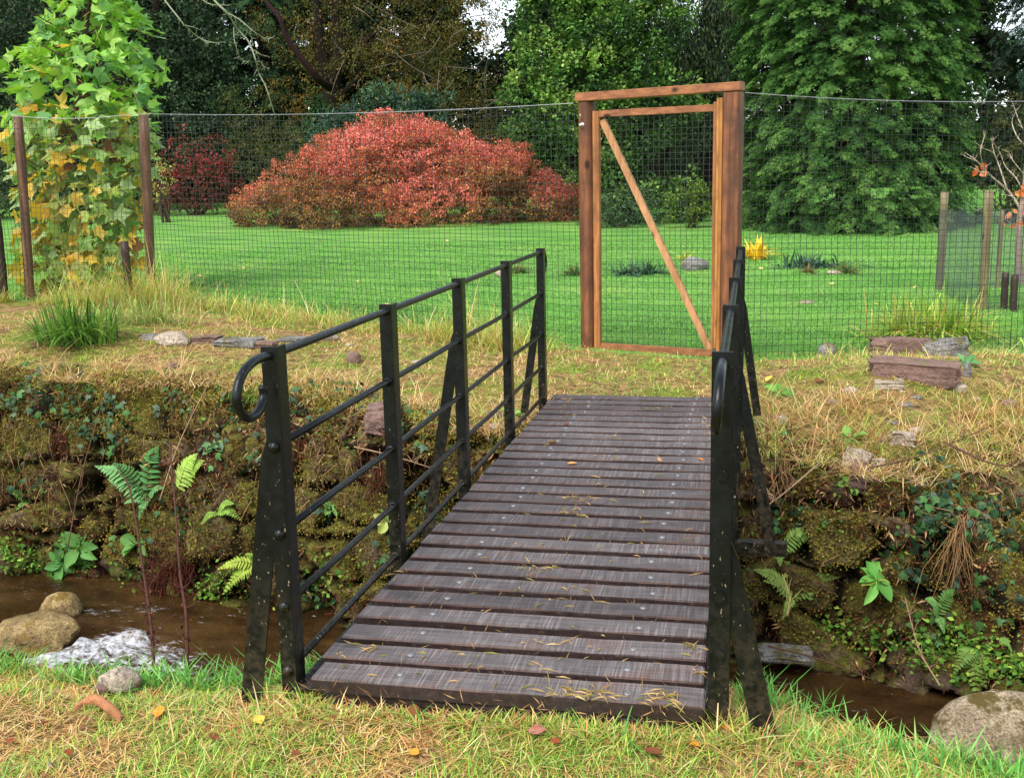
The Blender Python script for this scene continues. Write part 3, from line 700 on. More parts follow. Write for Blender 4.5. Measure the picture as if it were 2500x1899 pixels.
scatter(st, np.array([(0, 0, 0), (-.5, .5, .1), (0, 1, 0), (.5, .5, .1)]), LEAF[1], p, frames(ax, np.tile([0, 0, 1.], (len(p), 1))+rng.normal(0, .2, p.shape)), np.stack([rng.uniform(.0025, .006, len(p)), rng.uniform(.02, .085, len(p)), np.full(len(p), .05)], 1), pal([c(206, 178, 124), c(190, 158, 104), c(176, 150, 92), c(160, 150, 80)], len(p), .15))
# caught in the gaps between boards
p = []
for i in range(0, 22):
    for _ in range(int(46*max(.15, 1-i/14))): p.append((rng.uniform(-.25, 1.0), .012+(i-.5)*pitch_p+rng.normal(0, .006), -.03+rng.uniform(-.02, .02)))
p = np.array(p); ax = nrm(np.stack([rng.normal(0, 1, len(p)), rng.normal(-.2, .35, len(p)), rng.normal(.35, .5, len(p))], 1))
scatter(st, LEAF[0], LEAF[1], p, frames(ax, rng.normal(0, 1, p.shape)), np.stack([rng.uniform(.004, .008, len(p)), rng.uniform(.02, .055, len(p)), np.full(len(p), .02)], 1), pal([c(170, 138, 92), c(134, 100, 62), c(190, 160, 112)], len(p), .2))
tag(obj('straw', st, M_dry), 'pale straw and grass clippings scattered over the deck boards', 'straw', kind='stuff')

# ================================================================== GATE AND FENCE
GL = np.array([-.50, 7.57]); GR = np.array([1.032, 7.068]); ge = GR-GL; GW = np.linalg.norm(ge); ge /= GW; gn = np.array([ge[1], -ge[0]])  # gn faces the bridge
GM = (np.array([[ge[0], -gn[0], 0], [ge[1], -gn[1], 0], [0, 0, 1.]]), np.array([GL[0], GL[1], -.1]))
def G(mb):                                   # gate coordinates (along, depth away from viewer, up) to world
    mb.v = [v@GM[0].T+GM[1] for v in mb.v]; return mb
gate = thing('garden_gate', 'tall stained timber garden gate with diagonal brace and netting at the end of the footbridge', 'gate', (GL[0]+ge[0]*GW/2, GL[1]+ge[1]*GW/2, -.1))
def gpart(name, dims, mat, parent, bev=.005, jit=.0, cuts=0, label=None):
    mb = bevel_box(MB(), *dims, bev, jit=jit, cuts=cuts, seg=2); return obj(name, G(mb), mat, parent, label=label)
# the left post is half round
mb = MB(); a_ = np.linspace(-.1, PI+.1, 15); r_ = .076
prof = [(.078-r_*math.cos(t), .02-.07*math.sin(t)) for t in a_]+[(.152, .08), (.004, .08)]
zz_ = np.linspace(-.25, 2.375, 12); n = len(prof); V = []
for z in zz_: V += [(x+.003*math.sin(z*3), y, z) for x, y in prof]
mb.add(V, [(i*n+j, i*n+(j+1) % n, (i+1)*n+(j+1) % n, (i+1)*n+j) for i in range(11) for j in range(n)])
lp = obj('post', G(mb), M_gatepost, gate, smooth=False)
gpart('post', (GW-.150, GW, -.055, .075, -.25, 2.385), M_gatepost, gate, .006, .006, 8)
mb = bevel_box(MB(), -.004, GW+.004, -.06, .08, 0, .078, .005, jit=.004, cuts=6)
mb.v = [np.stack([v[:, 0], v[:, 1], v[:, 2]+2.379+.012*v[:, 0]/GW+.0], 1) for v in mb.v]
gpart_l = obj('lintel', G(mb), M_gaterail, gate)
leaf = bpy.data.objects.new('gate_leaf', None); C.objects.link(leaf); leaf.parent = gate; leaf.empty_display_size = .1; WORLD[leaf] = WORLD[gate]
S0, S1 = .166, GW-.152
gpart('stile', (S0, S0+.066, -.03, .02, -.02, 2.285), M_gatestile, leaf, .004, .003, 6)
gpart('stile', (S1-.098, S1-.036, -.03, .02, .03, 2.31), M_gatestile, leaf, .004, .003, 6)
gpart('bead', (S1-.034, S1-.004, -.052, .0, .03, 2.34), M_bead, gate, .004, .003, 6)
gpart('bead', (S1-.06, S1-.036, -.046, -.0315, .03, 2.34), M_bead, gate, .003, .003, 6)
gpart('rail', (S0+.067, S1-.099, -.028, .018, 2.225, 2.288), M_gaterail, leaf, .004, .003, 6)
gpart('rail', (S0+.067, S1-.099, -.028, .018, .012, .080), M_gaterail, leaf, .004, .003, 6)
a = np.array([S0+.085, 2.20]); b = np.array([S1-.105, .05]); d = nrm(b-a); s_v = np.array([-d[1], d[0]])*.030
mb = MB(); V = [(q[0], y, q[1]) for q in (a-s_v, a+s_v, b+s_v, b-s_v) for y in (-.002, .035)]
mb.add(V, [(0, 2, 3, 1), (2, 4, 5, 3), (4, 6, 7, 5), (6, 0, 1, 7), (0, 6, 4, 2), (1, 3, 5, 7)]); obj('brace', G(mb), M_brace, leaf)
def net(mb, A, B, zb0, zb1, zt0, zt1, step=.058, w=.0034, wav=.006, sag=0.):
    """square mesh netting between plan points A and B"""
    A, B = np.array(A, float), np.array(B, float); L = np.linalg.norm(B-A); e = (B-A)/L; n2 = np.array([-e[1], e[0]]); h = w/2
    def strand(P, o1, o2):
        P = np.asarray(P); k = len(P)
        V = np.concatenate([P-o1-o2, P+o1-o2, P+o1+o2, P-o1+o2]).reshape(4, k, 3)
        i = np.arange(4*k).reshape(4, k); F = np.concatenate([np.stack([i[a, :-1], i[a, 1:], i[(a+1) % 4, 1:], i[(a+1) % 4, :-1]], 1) for a in range(4)])
        mb.add(V.reshape(-1, 3), F)
    E3 = np.array([e[0], e[1], 0]); N3 = np.array([n2[0], n2[1], 0]); U3 = np.array([0, 0, 1.])
    def pt(u, v):
        u, v = np.broadcast_arrays(np.asarray(u, float), np.asarray(v, float)); t = u/L
        z0 = zb0+(zb1-zb0)*t; z1 = zt0+(zt1-zt0)*t-sag*4*t*(1-t)
        q = xyz(u*1.1+A[0], v*2.3, A[1]); wv = (fbm(q, 1., 2)-.5)*wav*4; wu = (fbm(q+31, 1.3, 2)-.5)*wav*3; wn = (fbm(q+57, .8, 2)-.5)*wav*6
        return A[0]*np.array([[1, 0, 0]])+A[1]*np.array([[0, 1, 0]])+(u+wu)[:, None]*E3+(wn)[:, None]*N3+(z0+(z1-z0)*v+wv*(1-v)*v*3)[:, None]*U3
    H_ = max(zt0-zb0, zt1-zb1); nr = int(H_/step)
    us = np.linspace(0, L, max(3, int(L/.22)))
    for r in range(nr+1): strand(pt(us, np.full(len(us), r/nr)), N3*h, U3*h)
    nc = int(L/step); vs = np.linspace(0, 1, 10)
    for q in range(nc+1): strand(pt(np.full(10, q*L/nc), vs), N3*h*.9, E3*h)
nmb = MB()
pA, pB = GL+ge*(S0+.06)-gn*.024, GL+ge*(S1-.092)-gn*.024
net(nmb, pA, pB, -.07, -.06, 2.16, 2.16, step=.054, wav=.006); obj('netting', nmb, M_net, leaf)
# bolt and hook on the left post
mb = MB(); mb.tube([(.07, -.0505, 2.16), (.07, -.056, 2.16)], .024, 14); mb.tube([(.07, -.0565, 2.16), (.072, -.085, 2.158)], .010, 10); mb.tube([(.072, -.0855, 2.158), (.073, -.098, 2.157)], .016, 12)
obj('bolt', G(mb), M_steel, gate, smooth=True); mb = MB()
mb.tube(spline([(.068, -.05, 2.215), (.068, -.075, 2.225), (.070, -.09, 2.245), (.066, -.08, 2.262)], 5), .004, 8)
obj('hook', G(mb), M_steel, gate, smooth=True)

def posttube(x, y, z0, z1, r, lean=0., n=10):
    mb = MB(); k = 9; P = [(x+lean*(t), y+.006*math.sin(t*5+x), z0+(z1-z0)*t) for t in np.linspace(0, 1, k)]
    mb.tube(P, r*np.array([1+.05*math.sin(i*2.1+x*3) for i in range(k)]), n); return mb
WIRE_G = 2.285
fl = thing('deer_fence', 'tall black netting fence on brown posts, running left from the gate to the tulip tree', 'fence', (-4, 8.7, .1))
LP = [(-.55, 7.62), (-6.29, 9.60), (-8.12, 9.72), (-12.5, 10.6)]
LZ = [2.27, 2.455, 2.50, 2.5]
for (x, y), zt_, ln in ((LP[1], 2.44, .12), (LP[2], 2.50, .10)):
    obj('post', posttube(x-ln*.55, y+.07, -.25, zt_, .062, ln), M_fencepost, fl, smooth=True)
obj('post', posttube(LP[3][0], LP[3][1]+.07, -.25, 2.5, .06), M_fencepost, fl, smooth=True)
nmb = MB()
for i in range(3):
    b0, b1 = zfar(*map(np.array, LP[i]))+.01, zfar(*map(np.array, LP[i+1]))+.01
    net(nmb, LP[i], LP[i+1], float(b0), float(b1), LZ[i]-.03, LZ[i+1]-.03, step=.066, wav=.018, sag=.02)
obj('netting', nmb, M_net, fl)
mb = MB()
for i in range(3):
    P = [(LP[i][0]+(LP[i+1][0]-LP[i][0])*t, LP[i][1]+(LP[i+1][1]-LP[i][1])*t-.01, LZ[i]+(LZ[i+1]-LZ[i])*t-.05*4*t*(1-t)) for t in np.linspace(0, 1, 14)]
    mb.tube(P, .0034, 6, cap=False)
    for t in np.linspace(.1, .9, 4): mb.tube([(LP[i][0]+(LP[i+1][0]-LP[i][0])*t, LP[i][1]+(LP[i+1][1]-LP[i][1])*t-.01, LZ[i]+(LZ[i+1]-LZ[i])*t-.05*4*t*(1-t)+dz) for dz in (-.010, .008)], .0055, 6)
obj('top_wire', mb, M_wire, fl)
fr = thing('deer_fence', 'tall black netting fence running right from the gate behind the grass clump', 'fence', (3, 7.5, -.1))
RP = [(1.06, 7.08), (3.53, 7.85), (7.5, 9.2)]; RZt = [2.275, 2.16, 2.16]
nmb = MB(); mb = MB()
for i in range(2):
    b0, b1 = zfar(*map(np.array, RP[i])), zfar(*map(np.array, RP[i+1]))
    net(nmb, RP[i], RP[i+1], float(b0), float(b1), RZt[i]-.03, RZt[i+1]-.03, wav=.012, sag=.01)
    mb.tube([(RP[i][0]+(RP[i+1][0]-RP[i][0])*t, RP[i][1]+(RP[i+1][1]-RP[i][1])*t-.01, RZt[i]+(RZt[i+1]-RZt[i])*t-.03*4*t*(1-t)) for t in np.linspace(0, 1, 14)], .0034, 6, cap=False)
    for t in np.linspace(.15, .85, 3): mb.tube([(RP[i][0]+(RP[i+1][0]-RP[i][0])*t, RP[i][1]+(RP[i+1][1]-RP[i][1])*t-.01, RZt[i]+(RZt[i+1]-RZt[i])*t-.03*4*t*(1-t)+dz) for dz in (-.010, .008)], .0055, 6)
obj('netting', nmb, M_net, fr); obj('top_wire', mb, M_wire, fr)
obj('post', posttube(7.5, 9.27, -.3, 2.2, .06), M_fencepost, fr, smooth=True)

# ================================================================== TREES AND SHRUBS
def ell_pts(cn, rad, n, face=-.45):
    """points on an ellipsoid, mostly on the side towards the stream"""
    d = nrm(rng.normal(0, 1, (n*3, 3))); nn = nrm(d/rad)
    toc = nrm(CAM-cn); k = (nn@toc > face) | (rng.random(len(d)) < .12); d, nn = d[k][:n], nn[k][:n]
    return cn+d*rad, nn
def broad(mb, clumps, tuft, per, lsize, cols, out=.35, dn=.1, jit=.16, dens=1., keep=None, tone=None, flat=.45, thin=None, aspect=1., tmpl=LEAF, face=-.45, fill=.35):
    """leafy crown: ellipsoids carry tufts, tufts carry leaves"""
    for cn, rad in clumps:
        cn, rad = np.asarray(cn, float), np.asarray(rad, float)
        A = 4*PI*((rad[0]*rad[1])**1.6/3+(rad[0]*rad[2])**1.6/3+(rad[1]*rad[2])**1.6/3)**(1/1.6)
        n = int(dens*A/(PI*tuft*tuft)*1.5)+3
        tp, tn = ell_pts(cn, rad*rng.uniform(.88, 1.06), n, face)
        inn = rng.random(len(tp)) < fill; tp[inn] = cn+(tp[inn]-cn)*rng.uniform(.5, .85, (inn.sum(), 1))
        tp = tp+rng.normal(0, tuft*.35, tp.shape)
        if thin is not None: 
            k = fbm(tp, thin[0], 3) > thin[1]; tp, tn = tp[k], tn[k]
        if keep is not None:
            k = keep(tp); tp, tn = tp[k], tn[k]
        if not len(tp): continue
        tr = tuft*rng.uniform(.55, 1.3, len(tp)); tcol = rng.normal(0, .18, len(tp)); tix = rng.random(len(tp))
        N_ = len(tp)*per; ti = np.repeat(np.arange(len(tp)), per)
        dd = nrm(rng.normal(0, 1, (N_, 3))+tn[ti]*.55); p = tp[ti]+dd*tr[ti][:, None]*np.array([1, 1, flat+.25])*rng.uniform(.45, 1.05, (N_, 1))
        ax = nrm(dd*out+rng.normal(0, .45, p.shape)+np.array([0, 0, -dn])+tn[ti]*.15)
        nm = np.array([0, 0, 1.])*flat*1.6+dd*.6+rng.normal(0, .4, p.shape)
        if tone is not None: q = tone(p, tn[ti])
        else: q = tix[ti]
        idx = np.clip(q*len(cols)+rng.normal(0, .7, N_), 0, len(cols)-1).astype(int)
        col = pal(cols, N_, jit, idx=idx)*(1+tcol[ti])[:, None]
        s = lsize*rng.uniform(.65, 1.25, N_); s = np.stack([s*aspect, s, s], 1)
        scatter(mb, tmpl[0], tmpl[1], p, frames(ax, nm), s, np.clip(col, .003, .9))
def pc(px, py, D, rx, ry, rd=None):
    """crown lump from its place and half size in the photograph at distance D"""
    k = D*KP/FPX; return ad(px, py, D), np.array([rx*k, (rd if rd is not None else rx*k*.8), ry*k])
def limbs(mb, base, top, r0, r1, n=6, wob=.1, col=c(58, 46, 38), sub=0, spread=1.):
    base, top = np.asarray(base, float), np.asarray(top, float); L = np.linalg.norm(top-base)
    P = [base+(top-base)*t+rng.normal(0, wob*L*.12, 3)*math.sin(t*PI) for t in np.linspace(0, 1, n)]
    P = spline(P, 3); mb.tube(P, np.linspace(r0, r1, len(P)), 8, col)
    for k in range(sub):
        t = rng.uniform(.35, .95); q = P[int(t*(len(P)-1))]; d = nrm(rng.normal(0, 1, 3)+np.array([0, 0, .5]))*L*rng.uniform(.2, .42)*spread
        mb.tube(spline([q, q+d*.5+rng.normal(0, .05*L*.3, 3), q+d], 3), np.linspace((r0+(r1-r0)*t)*.55, r1*.35+.002, 7), 6, col)
def tree(name, label, cat, base, group=None): return thing(name, label, cat, tuple(base), group)
def gz(px, D):
    """ground point under a pixel column at distance D"""
    p = ad(px, 420, D); p[2] = float(zfar(p[0], p[1])); return p

# ---- distant wood closing the view
far = MB()
def topcut(p):
    d = p-CAM; z = d@fw; px = (PW/2+FPX*(d@rt)/z)/KP; py = (PH/2-FPX*(d@up)/z)/KP
    lim = np.interp(px, [-200, 560, 940, 1000, 1040, 1090, 1110, 1300, 1360, 1520, 1560, 2120, 2150, 2210, 2400], [-600, -600, -300, 60, 130, 130, 60, -300, 120, 150, -100, -300, 60, 140, 60])
    return py > lim+rng.normal(0, 18, len(px))
cl = []
for px in np.arange(-250, 2500, 110):
    for py in (455, 380, 230, 80, -80):
        cl.append(pc(px+rng.normal(0, 25), py+rng.normal(0, 20), 52+rng.normal(0, 3), 105, 110, 2.5))
broad(far, cl, .55, 22, .34, [c(20, 34, 20), c(28, 44, 26), c(38, 54, 28), c(44, 50, 28)], keep=topcut, dens=1.3)
tag(obj('far_wood', far, M_leaf), 'dark far wood closing the view behind all the garden trees', 'wood', kind='stuff')

# ---- dark evergreen trees at the left
def dark_tree(label, D, clumps, cols, lsize, tuft, trunk, name='evergreen_tree', thin=None, per=26, **kw):
    b = gz(trunk[0], D); t = tree(name, label, 'tree', b)
    mb = MB(); limbs(mb, b-np.array([0, 0, .3]), ad(trunk[0]+trunk[2], min(trunk[1], -30), D), trunk[3], trunk[3]*.55, 8, .15, c(46, 38, 32), sub=6, spread=.6)
    obj('trunk', mb, M_bark, t, smooth=True)
    mb = MB(); broad(mb, [pc(x, y, D+dd, rx, ry) for x, y, rx, ry, dd in clumps], tuft, per, lsize, cols, thin=thin, **kw)
    obj('crown', mb, kw.get('mat', M_leaf) if False else M_leaf, t); return t
holly = dark_tree('dark holly like evergreen tree between the tulip tree and the tall conifers', 38, [(400, 150, 110, 130, 0), (330, 60, 120, 120, .5), (430, 280, 90, 90, -.5), (280, 230, 110, 130, 0), (200, 120, 130, 140, 1), (90, 250, 140, 150, 1), (60, 60, 150, 120, 1), (330, 330, 80, 70, 0)],
    [c(28, 46, 30), c(40, 60, 38), c(54, 76, 46), c(72, 92, 62)], .13, .34, (330, 40, 10, .25), thin=(.9, .30), dens=1.5)
dark_tree('blackish green evergreen tree standing furthest left behind the fence post', 44, [(-40, 200, 150, 180, 0), (60, 340, 140, 100, 0), (180, 380, 110, 80, 0), (-20, 30, 140, 120, 0)],
    [c(28, 46, 30), c(40, 62, 38), c(52, 74, 44)], .15, .4, (30, 80, 0, .3), thin=(.8, .30), dens=1.4)

def plume_tree(label, D, box, n, cols, ln, trunk, name='conifer', droop=.8, lw=.075, per=46, cone=.25, hp=.9, group=None):
    """conifer whose drooping plumes of flat sprays cover a column: box = (px left, px right, py top, py bottom)"""
    k = D*KP/FPX; x0, x1, y0, y1 = box; R = (x1-x0)/2*k; cx = (x0+x1)/2
    b = gz(cx, D); H = (y1-y0)*k; t = tree(name, label, 'tree', b, group)
    mb = MB(); limbs(mb, b-np.array([0, 0, .3]), b+np.array([0, 0, H*.97]), trunk, trunk*.25, 8, .05, c(52, 40, 34)); obj('trunk', mb, M_bark, t, smooth=True)
    toc = CAM-b; a0 = math.atan2(toc[1], toc[0]); mb = MB()
    hh = rng.random(n)**hp*H; an = a0+rng.uniform(-1.9, 1.9, n); rr = R*(1-cone*hh/H)*rng.uniform(.72, 1.04, n)
    lump_ = .82+.36*fbm(np.stack([np.cos(an)*R, np.sin(an)*R, hh], 1), .75, 3)
    rr = rr*lump_*np.where(rng.random(n) < .22, rng.uniform(.45, .8, n), 1.); rr *= np.where(hh < .5, .93, 1)
    o = np.stack([np.cos(an), np.sin(an), np.zeros(n)], 1)
    p0 = b+o*rr[:, None]*.7+np.array([0, 0, 1])*hh[:, None]
    L = ln*rng.uniform(.65, 1.3, n); m_ = per
    u = rng.random((n, m_))**.75                                   # place along the plume
    dirx = nrm(o+rng.normal(0, .3, o.shape)+np.array([0, 0, .25]))
    sid = nrm(np.cross(dirx, np.array([0, 0, 1.])))
    q = p0[:, None]+dirx[:, None]*(L[:, None]*u)[..., None]-np.array([0, 0, 1.])*(droop*L[:, None]*u**2*.75)[..., None]
    wd = (L[:, None]*.33*(1.15-u))*rng.normal(0, .75, (n, m_))
    q = q+sid[:, None]*wd[..., None]-np.array([0, 0, 1.])*(np.abs(wd)*.55)[..., None]+rng.normal(0, .018, q.shape)
    tang = nrm(dirx[:, None]*1.-np.array([0, 0, 1.])*(droop*1.5*u)[..., None]+sid[:, None]*(np.sign(wd)*.8)[..., None]+rng.normal(0, .25, q.shape))
    nm = nrm(o[:, None]*.6+np.array([0, 0, .8])+rng.normal(0, .25, q.shape))
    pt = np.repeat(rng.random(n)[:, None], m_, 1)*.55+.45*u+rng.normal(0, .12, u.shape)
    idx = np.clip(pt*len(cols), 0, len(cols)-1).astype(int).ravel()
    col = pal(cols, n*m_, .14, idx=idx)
    s = lw*rng.uniform(.6, 1.35, n*m_)
    scatter(mb, SPRAY[0], SPRAY[1], q.reshape(-1, 3), frames(tang.reshape(-1, 3), nm.reshape(-1, 3)), s, col)
    obj('crown', mb, M_conifer, t); return t
sv, sf = [], []
for i, (a, l) in enumerate(((-.8, .7), (0, 1.05), (.8, .7))):
    d = np.array([math.sin(a), math.cos(a)]); n_2 = np.array([d[1], -d[0]])*.11; o_ = np.array([0, .12*i*0])
    for q in ((0, 0), d*l*.55-n_2, d*l, d*l*.55+n_2): sv.append((q[0], q[1], -.28*(q[0]**2+q[1]**2)+.02*(i % 2)))
    sf += [(4*i, 4*i+3, 4*i+2), (4*i, 4*i+2, 4*i+1)]
SPRAY = (np.array(sv), np.array(sf))
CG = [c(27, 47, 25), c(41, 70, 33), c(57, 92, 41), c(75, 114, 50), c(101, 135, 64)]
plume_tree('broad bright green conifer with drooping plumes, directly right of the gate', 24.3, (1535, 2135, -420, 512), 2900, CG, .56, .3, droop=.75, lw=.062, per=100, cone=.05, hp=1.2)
plume_tree('dark tall conifer behind the red branch, left of the olive brown tree', 42, (505, 660, -350, 440), 420, [c(18, 34, 22), c(28, 50, 30), c(40, 66, 38), c(58, 88, 50)], .9, .35, droop=1., lw=.2, per=40, cone=.2)
plume_tree('dark blue green conifer at the right edge behind the broad bright conifer', 40, (2130, 2420, -260, 380), 460, [c(16, 30, 22), c(26, 44, 32), c(36, 58, 42)], .9, .35, droop=.9, lw=.2, per=34, cone=.3)

# ---- tree with dark trunk and hanging foliage between the green tree and the conifer
b = gz(1532, 33); rw = tree('redwood_tree', 'tree with a thick black brown trunk and hanging dark foliage, seen over the gate', 'tree', b)
mb = MB(); k = 33*KP/FPX
P = [b+np.array([0, 0, -.3]), b+np.array([.02, 0, 1.5]), ad(1530, 200, 33), ad(1536, 60, 33), ad(1545, -160, 33)]
mb.tube(spline(P, 5), np.interp(np.linspace(0, 1, 21), [0, .12, .5, 1], [.58, .44, .36, .24]), 14, c(26, 19, 17))
for x, y, x2, y2 in ((1530, 120, 1450, 190), (1532, 60, 1420, 60), (1530, 30, 1640, 80), (1530, 190, 1600, 260), (1530, 250, 1440, 290), (1530, 300, 1380, 330)):
    mb.tube(spline([ad(x, y, 33), ad((x+x2)/2, (y+y2)/2-14, 32.6), ad(x2, y2, 32.2)], 4), np.linspace(.06, .015, 9), 6, c(40, 30, 26))
obj('trunk', mb, M_bark, rw, smooth=True)
mb = MB(); hp = []
for (x, y, r, k_) in [(1470, 30, 60, 150), (1440, 90, 50, 120), (1480, 140, 45, 100), (1415, 30, 60, 120), (1600, 30, 60, 110), (1560, 0, 50, 100), (1500, 210, 35, 60), (1440, 300, 60, 120), (1390, 340, 60, 110), (1350, -20, 70, 100), (1470, 350, 50, 70), (1545, 110, 22, 60), (1515, 260, 25, 60), (1560, 200, 25, 60), (1500, 80, 30, 90)]:
    for _ in range(k_): hp.append(ad(x+rng.normal(0, r*.5), y+rng.normal(0, r*.6), 32.4+rng.normal(0, .6)))
hp = np.array(hp); nq = 16; q = np.repeat(hp, nq, 0); u = rng.random(len(q))
q = q-np.array([0, 0, 1.])*(u*.75)[:, None]+rng.normal(0, .06, q.shape)
scatter(mb, LEAF[0]*np.array([.55, 1, 1]), LEAF[1], q, frames(np.array([0, 0, -1.])+rng.normal(0, .4, q.shape), rng.normal(0, 1, q.shape)), rng.uniform(.08, .19, len(q)), pal([c(20, 32, 20), c(32, 50, 28), c(46, 68, 36), c(70, 84, 46)], len(q), .2))
obj('crown', mb, M_leaf, rw)

# ---- olive brown autumn tree in the middle
b = gz(712, 38); bt = tree('autumn_tree', 'large olive brown autumn tree with forked dark trunk behind the red shrub', 'tree', b)
mb = MB(); bc = c(36, 28, 24)
mb.tube(spline([b-np.array([0, 0, .3]), ad(712, 300, 38), ad(716, 200, 38), ad(728, 90, 38), ad(735, -120, 38)], 5), np.linspace(.42, .18, 21), 12, bc)
mb.tube(spline([ad(716, 190, 38), ad(690, 90, 37.6), ad(680, -60, 37.5)], 5), np.linspace(.26, .14, 11), 10, bc)
for a_, b_, c_ in (((716, 230), (820, 120), (930, 30)), ((720, 150), (820, 60), (900, -40)), ((716, 260), (830, 220), (980, 150)), ((716, 280), (880, 250), (1040, 210))):
    mb.tube(spline([ad(*a_, 38), ad(*b_, 37), ad(*c_, 36.4)], 5), np.linspace(.12, .02, 11), 7, bc)
mb.tube(spline([ad(712, 190, 37.2), ad(688, 172, 36), ad(662, 140, 35.6), ad(640, 112, 35.4), ad(618, 78, 35.2), ad(604, 40, 35), ad(578, 8, 35), ad(560, -25, 35)], 4), np.linspace(.13, .055, 29), 9, c(46, 30, 28))
for _ in range(60):
    s0 = np.array([rng.uniform(740, 1070), rng.uniform(-20, 330)]); s1 = s0+rng.normal(0, 45, 2)
    mb.tube(spline([ad(*s0, 35.6), ad(*(s0+s1)/2+rng.normal(0, 6, 2), 35.2), ad(*s1, 35)], 3), np.linspace(.018, .005, 7), 4, c(110, 98, 84), cap=False)
obj('trunk', mb, M_bark, bt, smooth=True)
mb = MB()
OL = [c(58, 50, 26), c(78, 68, 32), c(92, 84, 38), c(76, 84, 36), c(112, 90, 40), c(132, 100, 44)]
broad(mb, [pc(*q) for q in [(820, 40, 38, 170, 110), (960, 40, 37.5, 110, 120), (900, 150, 37, 150, 90), (1000, 150, 37, 75, 90), (790, 170, 38, 120, 90), (1000, 240, 37, 80, 70), (860, 250, 37.5, 140, 60), (660, 40, 38.5, 110, 90), (640, 170, 38.5, 70, 70), (690, 270, 38, 80, 60), (990, -60, 37.5, 110, 90), (800, -90, 38, 190, 90), (1055, 300, 37, 60, 60), (960, 330, 37, 100, 40)]], .36, 30, .105, OL, thin=(.75, .37), aspect=.8, dn=.3,
      tone=lambda p, n: fbm(p, .5, 3)*1.5-.25)
obj('crown', mb, M_leaf, bt)

# ---- bright green broadleaf behind the gate
b = gz(1345, 27); gt = tree('green_tree', 'bright green small leaved tree behind the gate, left of the black brown trunk', 'tree', b)
mb = MB()
for x2, y2 in ((1180, 60), (1260, 20), (1340, -40), (1420, 120), (1150, 220), (1230, 180), (1400, 260), (1470, 230), (1300, 120)):
    mb.tube(spline([b+rng.normal(0, .12, 3)*[1, 1, 0], ad((1345+x2*2)/3+10, (y2+440)/2, 27.4), ad(x2, y2, 26.6)], 5), np.linspace(.085, .014, 11), 7, c(44, 38, 32))
obj('trunk', mb, M_bark, gt, smooth=True)
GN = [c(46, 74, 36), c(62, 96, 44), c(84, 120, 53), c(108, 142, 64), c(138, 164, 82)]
mb = MB()
broad(mb, [pc(*q) for q in [(1190, 40, 27, 90, 60), (1290, 60, 26.6, 100, 60), (1180, 130, 26.7, 80, 50), (1280, 160, 26.5, 90, 45), (1370, 130, 27, 70, 50), (1150, 210, 26.6, 60, 45), (1220, 250, 26.4, 80, 45), (1330, 240, 26.6, 80, 40), (1420, 200, 26.9, 75, 38), (1460, 240, 26.6, 60, 35), (1150, 290, 31.5, 65, 45), (1210, 330, 31.6, 65, 50), (1380, 300, 26.6, 60, 35), (1190, 400, 31.8, 65, 45), (1330, -30, 27, 110, 60), (1200, -50, 27.2, 110, 60), (1420, 40, 27.2, 70, 60), (1280, 310, 26.4, 70, 40), (1380, 430, 26.6, 70, 35), (1480, 430, 26.6, 50, 40), (1320, 370, 26.6, 60, 40), (1275, 420, 31., 60, 40)]],
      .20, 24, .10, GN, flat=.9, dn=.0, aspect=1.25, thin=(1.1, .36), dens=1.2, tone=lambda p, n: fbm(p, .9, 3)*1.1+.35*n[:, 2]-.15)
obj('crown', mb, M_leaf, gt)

# ---- the big red shrub
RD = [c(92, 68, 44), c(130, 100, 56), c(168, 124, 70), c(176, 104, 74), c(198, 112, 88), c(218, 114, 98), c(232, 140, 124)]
b = gz(870, 29.3); rs = tree('red_shrub', 'huge dome shaped shrub with red and orange autumn leaves on the lawn', 'shrub', b)
rcl = [pc(*q, rd=r) for q, r in [((850, 400, 29.2, 190, 125), 1.7), ((850, 335, 29.6, 160, 85), 1.5), ((690, 415, 29.2, 120, 85), 1.4), ((1030, 400, 29.0, 130, 95), 1.4), ((610, 450, 29.6, 95, 55), 1.2), ((1140, 440, 29.2, 95, 62), 1.3), ((760, 370, 28.8, 110, 80), 1.3), ((950, 360, 28.9, 120, 85), 1.3), ((560, 455, 30, 62, 42), 1.), ((940, 450, 28.3, 170, 55), 1.1), ((760, 455, 28.3, 150, 50), 1.1), ((1195, 455, 28.8, 58, 44), .9), ((1160, 415, 29, 60, 45), .9), ((1090, 370, 29.4, 70, 48), .9)]]
for _ in range(22):
    cn, rad = rcl[rng.integers(len(rcl))]; d = nrm(rng.normal(0, 1, 3)*np.array([1, .6, 1])+np.array([0, -.4, .5])); rcl.append((cn+d*rad*.95, np.array([.42, .4, .26])*rng.uniform(.6, 1.25)))
mb = MB()
for x in range(9):
    a_ = rng.uniform(0, 2*PI); mb.tube(spline([b+np.array([rng.normal(0, .3), rng.normal(0, .2), -.1]), b+np.array([math.cos(a_)*.9, math.sin(a_)*.6, .9]), b+np.array([math.cos(a_)*2.6, math.sin(a_)*1.0, 1.5])], 4), np.linspace(.07, .015, 9), 6, c(70, 56, 44))
obj('stems', mb, M_bark, rs, smooth=True)
mb = MB()
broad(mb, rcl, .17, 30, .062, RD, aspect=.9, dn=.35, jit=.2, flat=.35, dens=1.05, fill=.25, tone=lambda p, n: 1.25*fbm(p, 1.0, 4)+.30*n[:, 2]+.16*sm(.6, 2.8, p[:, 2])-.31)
obj('foliage', mb, M_red, rs)

